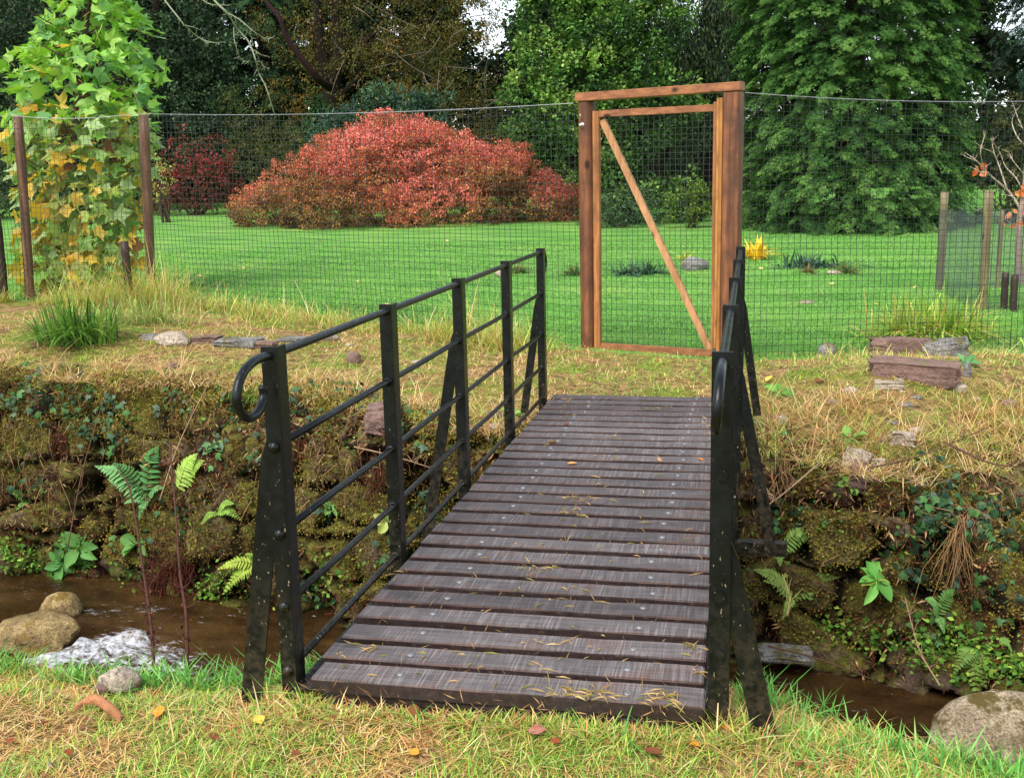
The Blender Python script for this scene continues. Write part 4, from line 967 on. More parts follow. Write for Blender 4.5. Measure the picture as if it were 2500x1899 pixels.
def shrub(label, D, px, clumps, cols, tuft=.2, per=22, ls=.09, mat=None, name='shrub', stems=6, sc_=c(70, 58, 46), hs=1., cat='shrub', **kw):
    b = gz(px, D); t = tree(name, label, cat, b); mb = MB()
    cl = [pc(x, y, D+dd, rx, ry) for x, y, rx, ry, dd in clumps]
    for k in range(stems):
        cn, rad = cl[rng.integers(len(cl))]; e = cn+rng.normal(0, .4, 3)*rad
        mb.tube(spline([b+np.array([rng.normal(0, .12), rng.normal(0, .12), -.08]), (b+e)/2+rng.normal(0, .12, 3), e], 4), np.linspace(.035, .008, 9), 6, sc_)
    obj('stems', mb, M_bark, t, smooth=True)
    mb = MB(); broad(mb, cl, tuft, per, ls, cols, **kw); obj('foliage', mb, mat or M_leaf, t); return t
shrub('dark red leaved shrub left of the huge red shrub, beside the tulip tree', 35, 420, [(400, 340, 50, 40, 0), (450, 335, 55, 38, -.5), (430, 400, 85, 50, 0), (370, 420, 50, 45, 0), (480, 420, 40, 45, 0)],
      [c(70, 44, 34), c(92, 50, 40), c(122, 54, 46), c(160, 58, 62), c(78, 62, 38)], .22, 16, .10, M_red, dens=.7, stems=16, tone=lambda p, n: .5*fbm(p, 1.2, 3)+.5*sm(1.2, 3., p[:, 2])+.1)
shrub('loose olive green shrub between the dark red shrub and the huge red shrub', 36, 545, [(530, 250, 45, 70, 0), (545, 330, 55, 60, 0), (590, 370, 70, 50, -.5), (630, 320, 50, 50, 0)],
      [c(54, 66, 32), c(74, 86, 40), c(92, 98, 48), c(104, 96, 50)], .26, 26, .09, aspect=.6, dn=.4)
shrub('ivy green bush behind the left shoulder of the huge red shrub', 37, 680, [(640, 390, 60, 60, 0), (690, 330, 70, 60, 0), (700, 260, 40, 60, 0)],
      [c(36, 64, 34), c(50, 84, 42), c(68, 104, 52)], .26, 24, .10)
shrub('blue green rhododendron rising behind the crown of the huge red shrub', 34, 860, [(820, 225, 40, 34, 0), (790, 260, 70, 30, 0), (880, 235, 50, 28, 0), (930, 230, 40, 25, 0), (740, 290, 60, 40, 0), (870, 280, 90, 40, 0)],
      [c(44, 70, 58), c(58, 88, 72), c(72, 102, 80), c(88, 112, 74)], .2, 18, .2, M_leaf, aspect=.5, flat=.7)
shrub('small pale yellow shrub against the right fence post of the tulip tree', 32, 352, [(352, 385, 16, 42, 0), (345, 350, 14, 20, 0)],
      [c(150, 150, 70), c(184, 176, 92), c(204, 190, 104)], .2, 16, .08, dens=.8)
shrub('brownish fading shrub squeezed between the red shrub and the gate post', 31.5, 1225, [(1215, 405, 40, 32, 0), (1240, 450, 35, 40, 0)],
      [c(92, 78, 50), c(112, 88, 60), c(126, 112, 70), c(110, 74, 58)], .17, 18, .07)
shrub('rounded dark green bush seen through the gate netting', 26, 1340, [(1330, 435, 55, 42, 0), (1370, 455, 50, 36, -.3), (1300, 465, 40, 30, -.3)],
      [c(48, 72, 42), c(64, 92, 54), c(82, 108, 66)], .17, 22, .06)
shrub('yellow green bush seen through the gate beside the right post', 25, 1490, [(1480, 445, 45, 36, 0), (1520, 430, 35, 40, 0)],
      [c(62, 84, 32), c(84, 106, 38), c(112, 130, 48)], .16, 20, .075)
shrub('dense dark olive bush at the right edge behind the bare sapling', 24, 2180, [(2165, 330, 55, 90, 0), (2215, 280, 60, 90, 0), (2175, 450, 60, 80, 0), (2230, 420, 60, 110, 0)],
      [c(40, 52, 28), c(56, 68, 34), c(72, 82, 42), c(92, 92, 52)], .22, 26, .075)
shrub('low dark green hedge bush under the far trees left of the tulip tree', 36, 120, [(60, 420, 110, 40, 0), (170, 430, 90, 36, 0), (280, 430, 80, 40, 0), (-60, 420, 90, 50, 0)],
      [c(46, 66, 36), c(62, 86, 44), c(84, 104, 52)], .26, 22, .11)

# ---- pale lichen covered branches hanging from a bough above the picture
lt = holly
mb = MB(); lc = c(128, 132, 108); D_ = 26
for P, r in ([[(370, -120), (320, -60), (352, -5), (385, 38), (402, 58), (430, 82), (462, 93), (484, 91)], .024], [[(400, 55), (425, 62), (440, 70)], .010], [[(430, 82), (440, 90), (450, 92)], .008],
             [[(370, -130), (420, -60), (462, 0), (492, 30), (512, 62), (538, 92), (552, 130), (560, 160), (575, 190), (594, 250)], .030], [[(365, -110), (420, -20), (450, 8), (480, 12), (500, 12)], .018],
             [[(492, 28), (520, 45), (550, 70), (572, 83), (590, 82)], .015], [[(505, 60), (506, 85), (512, 108), (522, 130), (540, 134)], .012], [[(548, 108), (562, 118), (585, 124)], .012], [[(556, 120), (566, 140), (582, 150)], .009], [[(520, 60), (540, 75), (548, 100)], .010]):
    pts = [ad(x*1.0-40*(0), y, D_+.4*math.sin(i+x)) for i, (x, y) in enumerate(P)]
    q = spline(pts, 5); mb.tube(q, np.linspace(r, r*.35, len(q)), 6, lc)
    for j in range(3, len(q)-1, 2):
        for _ in range(2):
            e = q[j]+rng.normal(0, .055, 3)-np.array([0, 0, .02]); mb.tube([q[j], (q[j]+e)/2+rng.normal(0, .01, 3), e], [.008, .006, .003], 4, c(140, 146, 116), cap=False)
mb.tube(spline([ad(340, -30, 38), ad(350, -120, 33), ad(368, -125, 26)], 5), np.linspace(.12, .04, 11), 8, lc)
obj('branch', mb, M_twig, lt, smooth=True)

# ---- tulip tree with large leaves behind the left fence
TL = np.array([(0, 0), (.14, -.05), (.34, .06), (.56, .30), (.34, .36), (.36, .52), (.46, .90), (.20, .74), (0, .70), (-.20, .74), (-.46, .90), (-.36, .52), (-.34, .36), (-.56, .30), (-.34, .06), (-.14, -.05), (0, .3)])
TLV = np.array([(x, y, .16*abs(x)-.22*y*y+.06*math.sin(9*x)) for x, y in TL]); TLF = np.array([(16, i, (i+1) % 16) for i in range(16)])
TLV[:, 1] += .0
b = ad(165, 640, 15.6); b[2] = float(zfar(b[0], b[1]))
tt = tree('tulip_tree', 'young tulip tree with large green leaves above and yellow leaves below, behind the left fence', 'tree', b)
mb = MB(); tb = c(84, 66, 52)
mb.tube(spline([b-np.array([0, 0, .2]), ad(160, 420, 15.6), ad(163, 240, 15.6), ad(185, 90, 15.6), ad(200, -90, 15.6)], 5), np.linspace(.05, .02, 21), 8, tb)
brs = []
for k in range(52):
    t = rng.uniform(.12, 1); y = 640-t*700; s0 = ad(163+(35*(max(0, t-.5))), y, 15.6); wd = np.interp(y, [-60, 0, 100, 240, 420, 560, 640], [55, 80, 120, 175, 150, 125, 95])
    a_ = rng.uniform(0, 2*PI); e = s0+np.array([math.cos(a_), math.sin(a_), rng.uniform(.1, .7)])*wd*15.6*KP/FPX*rng.uniform(.6, 1.); 
    P = spline([s0, (s0+e)/2+np.array([0, 0, -.04]), e], 4); mb.tube(P, np.linspace(.016, .005, 9), 5, tb, cap=False); brs.append(P)
obj('trunk', mb, M_twig, tt, smooth=True)
pos = []; 
for k in range(1750):
    y = rng.uniform(-70, 650) if k < 1350 else rng.uniform(240, 640); wd = np.interp(y, [-70, 0, 60, 130, 240, 330, 560, 640], [50, 85, 130, 170, 185, 150, 135, 105])
    a_ = rng.uniform(0, 2*PI); r = wd*math.sqrt(rng.uniform(.12, 1.)); cx_ = np.interp(y, [-70, 0, 150, 400, 640], [215, 205, 178, 172, 168])
    pos.append(ad(cx_+r*math.cos(a_), y+rng.normal(0, 8), 15.6+r*math.sin(a_)*15.6*KP/FPX*.8))
pos = np.array(pos); n = len(pos); o = nrm((pos-ad(170, 300, 15.6))*np.array([1, 1, .25]))
tz_ = np.clip((pos[:, 2]-.2)/4., 0, 1)
ax = nrm(o*.8+np.array([0, 0, -.35])+rng.normal(0, .5, pos.shape)); nm = nrm(o*.9+np.array([0, -.3, .7])+rng.normal(0, .45, pos.shape))
yl = fbm(pos, 1.3, 3)+.40*(.55-tz_)+rng.normal(0, .17, n)
GR_ = np.array([c(110, 160, 62), c(134, 182, 72), c(106, 152, 84), c(156, 194, 92)]); MID = np.array([c(160, 186, 98), c(172, 180, 92), c(166, 190, 128), c(140, 174, 90)]); YE = np.array([c(212, 176, 58), c(204, 160, 52), c(188, 170, 76), c(222, 190, 92)]); BR = np.array([c(150, 98, 42), c(120, 78, 44)])
col = GR_[rng.integers(0, 4, n)]
col = np.where((tz_ < .58)[:, None] & (rng.random(n) < .8)[:, None], MID[rng.integers(0, 4, n)], col)
inner = np.linalg.norm((pos-ad(172, 300, 15.6))[:, :2], axis=1)
yk = (yl > .68) & ((tz_ < .55+rng.normal(0, .08, n)) | (inner < .5)); col = np.where(yk[:, None], YE[rng.integers(0, 4, n)], col)
col = np.where(((rng.random(n) < .04) & (tz_ < .6))[:, None], BR[rng.integers(0, 2, n)], col)
lm = MB(); scatter(lm, TLV-np.array([0, 0, 0]), TLF, pos, frames(ax, nm), (lambda q_: np.stack([q_*rng.uniform(.75, 1.1, n), q_, q_*rng.uniform(-1.5, 2.6, n)], 1))(rng.uniform(.12, .26, n)), np.clip(col*(1+rng.normal(0, .08, (n, 1))), 0, .9))
obj('leaves', lm, M_tulip, tt)
lm = MB()
for i in range(0, n, 2):
    q = pos[i]; lm.tube([q, q-ax[i]*.06+np.array([0, 0, .01]), q-ax[i]*.13-o[i]*.03], [.0025, .003, .004], 4, c(150, 128, 70), cap=False)
o = obj('leaf_stalks', lm, M_twig, tt); o['kind'] = 'stuff'

# ================================================================== GRASS AND PLANTS
def znear(x, y):
    s = y-yn(x); return -.135-2.0*sm(-.02, .7, s)**.8*(s > 0)-.05*sm(-.35, 0, s)+.048*sm(-.5, -.25, x)*(1-sm(1.08, 1.35, x))*sm(-.75, -.42, s)+.035*(fbm(xyz(x, y), 3, 4)-.5)
def field(mb, x, y, z, h, w, lean, cols, kidx, hj=.4):
    n = len(x); hh = h*np.exp(rng.normal(0, hj, n)); 
    blades(mb, np.stack([x, y, z-.006], 1), hh, w*rng.uniform(.7, 1.3, n), rng.integers(0, 3, n), lean*rng.uniform(.3, 1.6, n), pal(cols, n, .16, idx=np.clip(kidx, 0, len(cols)-1).astype(int)))
GC = [c(222, 184, 120), c(206, 158, 98), c(228, 202, 146), c(176, 126, 76), c(184, 188, 86), c(156, 186, 72), c(126, 170, 62), c(110, 164, 70), c(172, 200, 96)]
# near bank turf: strawy mat and fresh green blades in patches
n = 120000; x = rng.uniform(-2.4, 2.9, n); y = yn(x)+rng.uniform(-1.25, .14, n); pn = fbm(xyz(x, y), 2.6, 3)+.35*(fbm(xyz(x, y)+7, 9, 2)-.5)
gm = MB(); green = pn > .465+.05*rng.standard_normal(n)
ok = ~((x > -.27) & (x < 1.08) & (y > -.05))
g1 = ok & green; g2 = ok & ~green
field(gm, x[g1], y[g1], znear(x[g1], y[g1]), .030, .0031, .8, GC, 4+rng.random(g1.sum())*5)
field(gm, x[g2], y[g2], znear(x[g2], y[g2]), .030, .0030, 1.9, GC, rng.random(g2.sum())**1.3*4.6)
k = rng.random(n) < .16; k &= ok          # flattened straw
field(gm, x[k], y[k], znear(x[k], y[k])+.010, .058, .0030, 3.4, GC, rng.random(k.sum())*4.2)
# longer blades along the lip and beside the bridge
def lip(n, x0, x1, s0, s1, h, w, cols, kx, lean=.5):
    x = rng.uniform(x0, x1, n); y = yn(x)+rng.uniform(s0, s1, n); kk = fbm(xyz(x, y)+3, 5, 2) > .40; x, y = x[kk], y[kk]
    field(gm, x, y, znear(x, y), h, w, np.full(len(x), lean) if False else lean, cols, kx(len(x)), .24)
GG = [c(96, 160, 62), c(112, 176, 76), c(134, 190, 96), c(80, 140, 56), c(160, 196, 104)]
lip(2600, -2.4, -.30, -.10, .12, .085, .0062, GG, lambda k: rng.random(k)*5)
lip(1700, 1.12, 2.9, -.16, .12, .085, .0066, GG, lambda k: rng.random(k)*5)
lip(700, 1.12, 2.9, -.5, -.05, .06, .005, GG, lambda k: rng.random(k)*5)
for x0, x1, y0, y1, k, h in ((-.48, -.24, -.18, .06, 420, .06), (-.27, 1.05, -.14, -.07, 1500, .042), (1.0, 1.22, -.12, .06, 380, .075), (-.3, -.18, -.15, .25, 200, .06)):
    x = rng.uniform(x0, x1, k); y = rng.uniform(y0, y1, k); field(gm, x, y, znear(x, y), h, .0045, 1., GC, rng.random(k)*9)
tag(obj('grass', gm, M_grass), 'mixed straw coloured and green turf on the near bank', 'grass', kind='stuff')

# far bank: short moss and grass with strawy patches, long dead grass on the lip and along the fence
fm = MB()
n = 62000; x = rng.uniform(-7.2, 4.6, n); y = yt(x)+rng.uniform(-.05, 3.3, n)
fy = lin(x, [(-60, 10), (-8.1, 9.7), (-.5, 7.55), (1.05, 7.05), (3.6, 7.7), (60, 22)])
ok = (y < fy+.3) & ~((x > -.3) & (x < 1.05) & (y < 4.85)); x, y = x[ok], y[ok]; pn = fbm(xyz(x, y)+5, 1.7, 3)+.4*(fbm(xyz(x, y)+2, 7, 2)-.5); n = len(x)
zz = zfar(x, y)+.05*(fbm(xyz(x, y), 2.2, 4)-.5)
FC = [c(224, 190, 130), c(206, 162, 106), c(230, 206, 152), c(172, 124, 82), c(198, 188, 92), c(178, 188, 80), c(146, 178, 70), c(164, 194, 86), c(122, 164, 62)]
path = np.exp(-((x-.25)/1.3)**2)*sm(4.6, 5.4, y)
kk = (pn-.31+.06*path)*24+rng.normal(0, 1.5, n)
dens_ = fbm(xyz(x, y)+11, 2.6, 3) > .35; field(fm, x[dens_], y[dens_], zz[dens_], .034, .0054, 1.1, FC, kk[dens_])
k = rng.random(n) < .18; field(fm, x[k], y[k], zz[k]+.012, .075, .0042, 3., FC, rng.random(k.sum())*4)
# drooping dead tussocks on the lip
for _ in range(190):
    x0 = rng.choice([rng.uniform(-6.5, -.5), rng.uniform(1.25, 3.6), rng.uniform(1.25, 3.6)]); y0 = float(yt(x0))+rng.uniform(-.12, .5)*(2.2 if x0 > 0 else 1); kq = rng.integers(24, 60)
    x = x0+rng.normal(0, .045, kq); y = y0+rng.normal(0, .04, kq); field(fm, x, y, zfar(x, y), rng.uniform(.09, .19), .0045, 1.4, FC, rng.random(kq)*(4 if rng.random() < .7 else 8.5))
kk = np.where(vis & (SS > .86) & (SS < 1.1) & ~((XS > -.3) & (XS < 1.05)))[0]; dn_ = fbm(PWALL[kk]*[1, 1, 1.5]+4, 2.2, 3); kk = kk[(dn_ > .40+.35*np.clip(1-SS[kk], 0, .14)/.14*.6)]
kk = rng.choice(kk, 15000); p = PWALL[kk]+rng.normal(0, .012, (len(kk), 3)); nq = NW[kk]; hh = .045*np.exp(rng.normal(0, .4, len(kk)))
sw = nrm(nq*.8+np.array([0, -.35, -.15])+rng.normal(0, .45, p.shape)); R_ = frames(sw, np.array([0, 0, 1.])+rng.normal(0, .3, p.shape)); tn_ = fbm(p+6, 1.6, 3)
scatter(fm, np.array([(-.5, 0, 0), (.5, 0, 0), (.3, .55, -.10), (-.3, .55, -.10), (0, 1, -.38)]), np.array([(0, 1, 2), (0, 2, 3), (3, 2, 4)]), p, R_, np.stack([np.full(len(p), .005), hh, hh], 1), pal(FC, len(p), .16, idx=np.clip((tn_-.34)*24+rng.normal(0, 1.6, len(p)), 0, 8).astype(int)))
# rough fringe along the fence
for A_, B_, nn, hh in (((-8.8, 9.4), (-5.6, 8.9), 3400, .17), ((-6.4, 9.3), (-.7, 7.35), 5600, .105), ((-6.4, 9.0), (-1, 7.3), 3000, .07), ((1.1, 6.9), (3.8, 7.5), 1100, .07)):
    t = rng.random(nn); x = A_[0]+(B_[0]-A_[0])*t+rng.normal(0, .13, nn); y = A_[1]+(B_[1]-A_[1])*t+rng.normal(0, .16, nn); k = fbm(xyz(x, y)+8, 1.6, 2); ok = k > .40; x, y, k = x[ok], y[ok], k[ok]
    field(fm, x, y, zfar(x, y), hh*(.3+1.6*(k-.35)/.3), .0060, .75, FC, np.where(rng.random(len(x)) < .38, rng.random(len(x))*4, 4+rng.random(len(x))*5), .45)
tag(obj('grass', fm, M_grass), 'mossy grass with straw patches and tussocks on top of the far bank', 'grass', kind='stuff')
# lawn blades
lm = MB(); n = 150000
u = rng.random(n); D = 9.6*(24/9.6)**u; px = rng.uniform(250, 2300, n); px = np.where(rng.random(n) < .12, rng.uniform(-60, 300, n), px)
kx = D*KP/FPX; P = CAM+(rt*((px*KP-PW/2)/FPX)[:, None]+fw)*D[:, None]; x, y = P[:, 0], P[:, 1]
fy = lin(x, [(-60, 10), (-8.1, 9.7), (-.5, 7.55), (1.05, 7.05), (3.6, 7.7), (60, 22)]); ok = y > fy-.1; x, y, D = x[ok], y[ok], D[ok]; n = len(x)
LC = [c(92, 148, 62), c(106, 164, 72), c(126, 178, 84), c(142, 186, 94), c(80, 134, 56)]
hh = rng.uniform(.022, .045, n); pp = np.stack([x, y, zfar(x, y)-.004], 1)
a_ = rng.uniform(0, 2*PI, n); ax = nrm(np.stack([np.cos(a_)*.6, np.sin(a_)*.6, np.ones(n)], 1))
scatter(lm, np.array([(-.5, 0, 0), (.5, 0, 0), (0, 1, 0)]), np.array([(0, 1, 2)]), pp, frames(ax, rng.normal(0, 1, pp.shape)), np.stack([.004+.0006*D, hh, hh], 1), pal(LC, n, .12, idx=np.clip(fbm(xyz(x, y), .6, 3)*4+.9+1.1*np.sin(y*2.1+x*.25+3*fbm(xyz(x, y), .25, 2))+rng.normal(0, .9, n), 0, 4).astype(int)))
tag(obj('lawn_grass', lm, M_grass), 'short bright green mown grass blades of the lawn behind the fence', 'grass', kind='stuff')

def ribbon(mb, P, w, col):
    P = np.asarray(P, float); T = nrm(np.gradient(P, axis=0)); S = nrm(np.cross(T, [0, 0, 1.])+1e-4); t = np.linspace(0, 1, len(P)); ww = w*np.sin(np.clip(.18+t*.9, 0, 1)*PI)[:, None]**.6*(1-t**4)[:, None]
    k = len(P); V = np.stack([P-S*ww, P+np.array([0, 0, -.15*w]), P+S*ww], 1).reshape(-1, 3); i = np.arange(k-1)*3
    mb.add(V, np.concatenate([np.stack([i, i+1, i+4, i+3], 1), np.stack([i+1, i+2, i+5, i+4], 1)]), np.clip(col*(.85+.3*t[:, None].repeat(3, 0)), 0, .9) if False else col)
def strap_plant(name, label, base, n, L, w, cols, spread=1., arch=.5, cat='plant', mat=None, group=None, foot=0.):
    t = thing(name, label, cat, tuple(base), group); mb = MB(); base = np.asarray(base, float)
    for _ in range(n):
        a = rng.uniform(0, 2*PI); l = L*rng.uniform(.55, 1.2); o = np.array([math.cos(a), math.sin(a), 0]); r = spread*rng.uniform(.1, 1.); b0 = base+o*.09*L*rng.random()*3*spread+np.array([rng.normal(0, foot), rng.normal(0, foot*.35), 0])
        tt_ = np.linspace(0, 1, 7)[:, None]; P = b0+o*(r*l*(tt_*.55+.45*tt_**2*arch))+np.array([0, 0, 1.])*l*(tt_*(1.05-.25*r)-arch*r*.75*tt_**2.2)
        ribbon(mb, P, w*rng.uniform(.6, 1.2), np.clip(cols[rng.integers(len(cols))]*(1+rng.normal(0, .12)), 0, .9))
    obj('leaves', mb, mat or M_leaf, t); return t
hb = hit(2015, 738); strap_plant('strap_leaf_plant', 'big yellow green clump of arching strap leaves behind the flat stones by the right fence', hb+np.array([0, .15, -.02]), 620, .66, .0105, [c(166, 194, 82), c(188, 206, 96), c(140, 176, 68), c(206, 204, 116), c(200, 176, 96), c(126, 160, 64)], 1.15, 1.15, foot=.22)
hb = hit(165, 742); strap_plant('strap_leaf_plant', 'dark green clump of strap leaves on the left bank in front of the tulip tree', hb, 420, .62, .0105, [c(98, 140, 52), c(118, 160, 62), c(80, 120, 46), c(142, 168, 74), c(66, 96, 42)], 1.1, 1.05, foot=.16)
hb = hit(300, 700); strap_plant('grass_tussock', 'loose pale grass tussock at the foot of the right post beside the tulip tree', hb, 260, .5, .006, [c(150, 170, 90), c(190, 176, 120), c(120, 150, 70)], 1.1, 1., foot=.25)
hb = hit(1380, 592); strap_plant('border_plant', 'dark blue green leafy plant in the lawn bed seen through the gate', hb, 170, .34, .018, [c(52, 84, 64), c(66, 100, 72), c(82, 116, 84)], 1.5, 1.5, mat=M_leaf, foot=.17)
hb = hit(1770, 580); strap_plant('border_plant', 'dark grey green leafy plant in the lawn bed right of the yellow plant', hb+np.array([-.1, .2, 0]), 170, .36, .02, [c(50, 80, 66), c(70, 100, 82), c(88, 118, 92)], 1.6, 1.5, mat=M_leaf, foot=.2)
hb = hit(1635, 560); strap_plant('yellow_plant', 'bright yellow autumn plant in the lawn bed beside the right gate post', hb, 60, .42, .035, [c(238, 196, 54), c(228, 178, 40), c(244, 210, 90)], 1.3, .7)
hb = hit(1470, 575); strap_plant('yellow_plant', 'small faded yellow plant beside the grey rock in the lawn', hb+np.array([0, .8, 0]), 24, .28, .02, [c(204, 190, 90), c(170, 180, 80)], 1.2, .7)
for q, lab in (((1240, 595), 'low grassy green plant left of the left gate post in the lawn bed'), ((1120, 590), 'low grassy plant behind the top of the far left railing post'), ((1830, 590), 'low sprawling green plant at the right end of the lawn bed')):
    strap_plant('border_plant', lab, hit(*q), 110, .26, .010, [c(76, 112, 56), c(96, 132, 64), c(120, 132, 80), c(130, 100, 70)], 1.6, .8)
for q, lab in (((1590, 585), 'brown withered low plant between the grey rock and the right gate post'), ((1745, 590), 'brown withered low plant below the dark grey green plant')):
    strap_plant('withered_plant', lab, hit(*q), 80, .18, .008, [c(142, 112, 76), c(120, 90, 60), c(110, 116, 60)], 1.6, .8)

def fern(label, root, tips, w=.085, cols=(c(92, 146, 72), c(112, 164, 80)), nrm_=None, droop=.15, pairs=15):
    t = thing('fern', label, 'fern', tuple(root))
    for tip in tips:
        root = np.asarray(root, float); tip = np.asarray(tip, float); L = np.linalg.norm(tip-root); mid = (root+tip)/2+np.array([0, -.06, .16])*L+rng.normal(0, .02, 3)*L
        P = spline([root, mid, tip-np.array([0, 0, droop*L*.3])], 12); mb = MB(); cl_ = cols[rng.integers(len(cols))]
        mb.tube(P, np.linspace(.0035, .001, len(P)), 4, c(110, 96, 52), cap=False)
        T = nrm(np.gradient(P, axis=0)); toc = nrm(CAM-root); up_ = nrm(np.array([0, -.35, .8])+.3*toc); 
        np_ = 13; sp_ = L/np_
        for j in range(1, np_+1):
            f = j/np_; q_ = f*.97*(len(P)-1); i = min(int(q_), len(P)-2); p0_ = P[i]+(P[i+1]-P[i])*(q_-i); s = nrm(np.cross(T[i], up_))
            l = w*L/.4*(min(1., .45+f*2.2) if f < .28 else (1-((f-.28)/.74)**1.4))*1.15+.006
            for sg in (-1, 1):
                d = nrm(s*sg+T[i]*.38-up_*.15+rng.normal(0, .06, 3))
                PN = np.array([(-.36, 0, 0), (.36, 0, 0), (-.50, .25, .03), (.50, .25, .03), (-.38, .6, .0), (.38, .6, .0), (0, 1, -.12)])
                scatter(mb, PN*np.array([sp_/l*1.05, 1, 1]), np.array([(0, 1, 3), (0, 3, 2), (2, 3, 5), (2, 5, 4), (4, 5, 6)]), p0_[None], frames(d[None], (up_+rng.normal(0, .15, 3))[None]), np.array([l]), np.clip(cl_*(1+rng.normal(0, .12)), 0, .9)[None])
        obj('frond', mb, M_leaf, t)
    return t
def wp(px, py, out=.04):
    p, n = onwall(px, py); return p+n*out
def tipat(root, px, py, closer=.12):
    D = (root-CAM)@fw-closer; return ad(px, py, D)
def wfern(label, r, tips, **kw):
    R = wp(*r, .02); return fern(label, R, [tipat(R, *q) for q in tips], **kw)
wfern('bright fern with upright and hanging fronds in the middle of the left bank wall', (318, 1085), [(340, 958), (232, 1030), (205, 1000), (300, 1120), (268, 1085), (352, 1050), (245, 995)], w=.075, cols=(c(96, 148, 84), c(78, 128, 66), c(120, 172, 104)))
wfern('pale yellow green fern frond right of the bright fern on the left bank wall', (385, 1060), [(440, 990), (425, 975)], w=.10, cols=(c(156, 186, 84), c(146, 176, 74)))
wfern('yellow green fern behind the near left railing post', (560, 1215), [(470, 1225), (500, 1260), (530, 1195), (480, 1280)], w=.08, cols=(c(160, 180, 70), c(136, 166, 62)))
wfern('small yellow green fern above the water left of the near railing post', (470, 1110), [(505, 1085), (435, 1130), (520, 1120)], w=.08, cols=(c(150, 176, 70), c(126, 160, 66)))
wfern('soft fern frond below the outrigger of the right railing', (1690, 1190), [(1765, 1150), (1740, 1135), (1685, 1220)], w=.085, cols=(c(128, 158, 78), c(112, 146, 66)))
wfern('feathery fern spreading right under the blue green rosette', (1715, 1290), [(1815, 1240), (1795, 1275), (1650, 1250), (1690, 1335), (1630, 1225)], w=.065, cols=(c(122, 144, 68), c(104, 130, 58)))
wfern('drooping feathery fern at the waterline near the right edge', (2100, 1400), [(2110, 1510), (2060, 1450), (2160, 1460), (2130, 1480)], w=.09, cols=(c(112, 138, 60), c(96, 126, 54)))
wfern('small green fern on the right bank wall above the water', (2030, 1330), [(2060, 1270), (2000, 1290), (2040, 1365)], w=.08, cols=(c(96, 140, 72), c(82, 126, 60)))
wfern('fern at the right edge of the picture above the stream', (2190, 1400), [(2225, 1460), (2160, 1380), (2200, 1475)], w=.08, cols=(c(106, 142, 66), c(88, 126, 56)))
wfern('low fern between the right railing post and its stay', (1640, 1440), [(1605, 1400), (1610, 1480), (1660, 1480)], w=.10, cols=(c(120, 150, 68), c(104, 136, 60)))
wfern('small fern on the left edge of the left bank wall', (60, 1080), [(20, 1060), (35, 1100), (85, 1040)], w=.09, cols=(c(110, 152, 70),))

OV = np.array([(0, 0, 0), (-.06, .14, .01), (-.20, .28, .03), (-.29, .48, .05), (-.28, .66, .04), (-.17, .87, .0), (0, 1, -.06), (.17, .87, .0), (.28, .66, .04), (.29, .48, .05), (.20, .28, .03), (.06, .14, .01), (0, .5, -.03)]); OVF = np.array([(12, i, i-1 if i else 11) for i in range(12)])
def rosette(label, px, py, n, L, cols, name='rosette_plant', flop=.3, ground=False):
    if ground: p = hit(px, py); nn = np.array([0, -.3, 1.])
    else: p, nn = onwall(px, py)
    p = p+nn*.02; t = thing(name, label, 'plant', tuple(p)); mb = MB(); f = nrm(nn+np.array([0, -.5, .6])); s = nrm(np.cross(f, [0.3, 0, 1.])); u = np.cross(s, f)
    for i in range(int(n*1.35)):
        a = i*2.4+rng.normal(0, .5); d = nrm(s*math.cos(a)+u*math.sin(a)+f*rng.uniform(.05, .9)-np.array([0, 0, flop*.5])); l = L*rng.uniform(.35, 1.0); OQ = OV*np.array([rng.uniform(.7, 1.05), 1, 1]); OQ[:, 2] += -.55*rng.uniform(.1, 1.)*OQ[:, 1]**2+.25*np.abs(OQ[:, 0])+.04*np.sin(11*OQ[:, 1]+9*OQ[:, 0])
        scatter(mb, OQ, OVF, p[None], frames(d[None], (f+rng.normal(0, .2, 3))[None]), np.array([l]), np.clip(cols[rng.integers(len(cols))]*(1+rng.normal(0, .08)), 0, .9)[None])
    obj('leaves', mb, M_leaf, t, smooth=True); return t
rosette('blue green rosette of broad leaves beside the right end of the outrigger', 1722, 1120, 20, .19, [c(98, 134, 92), c(116, 150, 106), c(82, 116, 78)])
rosette('bright green rosette of oval leaves low on the right bank wall', 1885, 1255, 11, .21, [c(104, 168, 72), c(122, 182, 84), c(92, 150, 64), c(126, 140, 60)])
rosette('dark green broad leaved plant at the foot of the left bank wall', 175, 1180, 10, .22, [c(78, 122, 58), c(92, 138, 66)])
rosette('green broad leaved plant left of the tall brown stems', 140, 1215, 9, .2, [c(72, 118, 58), c(90, 140, 66)])
rosette('single clump of green leaves under the bright fern on the left wall', 300, 1175, 6, .19, [c(84, 128, 60), c(100, 146, 70)])
rosette('light green bramble sprig on the right bank wall under the stacked stones', 1835, 1040, 9, .12, [c(132, 172, 78), c(152, 188, 88)])
rosette('small leafy green weed near the far right stay', 1685, 855, 8, .17, [c(110, 158, 70), c(96, 142, 62)], ground=True)
rosette('small green weed on the right bank slope above the stacked stones', 1830, 940, 8, .13, [c(124, 166, 78), c(110, 152, 66)])
rosette('round leaved green sprig on the left wall behind the railing', 710, 1105, 8, .11, [c(132, 172, 96), c(116, 158, 84)])
rosette('small green sprig low on the wall behind the second left railing post', 830, 1120, 9, .12, [c(132, 168, 84), c(170, 180, 96)])
rosette('pair of rounded green leaves high on the left bank wall', 465, 970, 6, .12, [c(104, 146, 92)])
rosette('green weed by the far end of the left railing', 1105, 900, 8, .13, [c(110, 150, 76), c(128, 168, 84)])
rosette('low green leaves beside the flat brown stones', 2080, 790, 9, .14, [c(92, 142, 82), c(108, 156, 92)], ground=True)
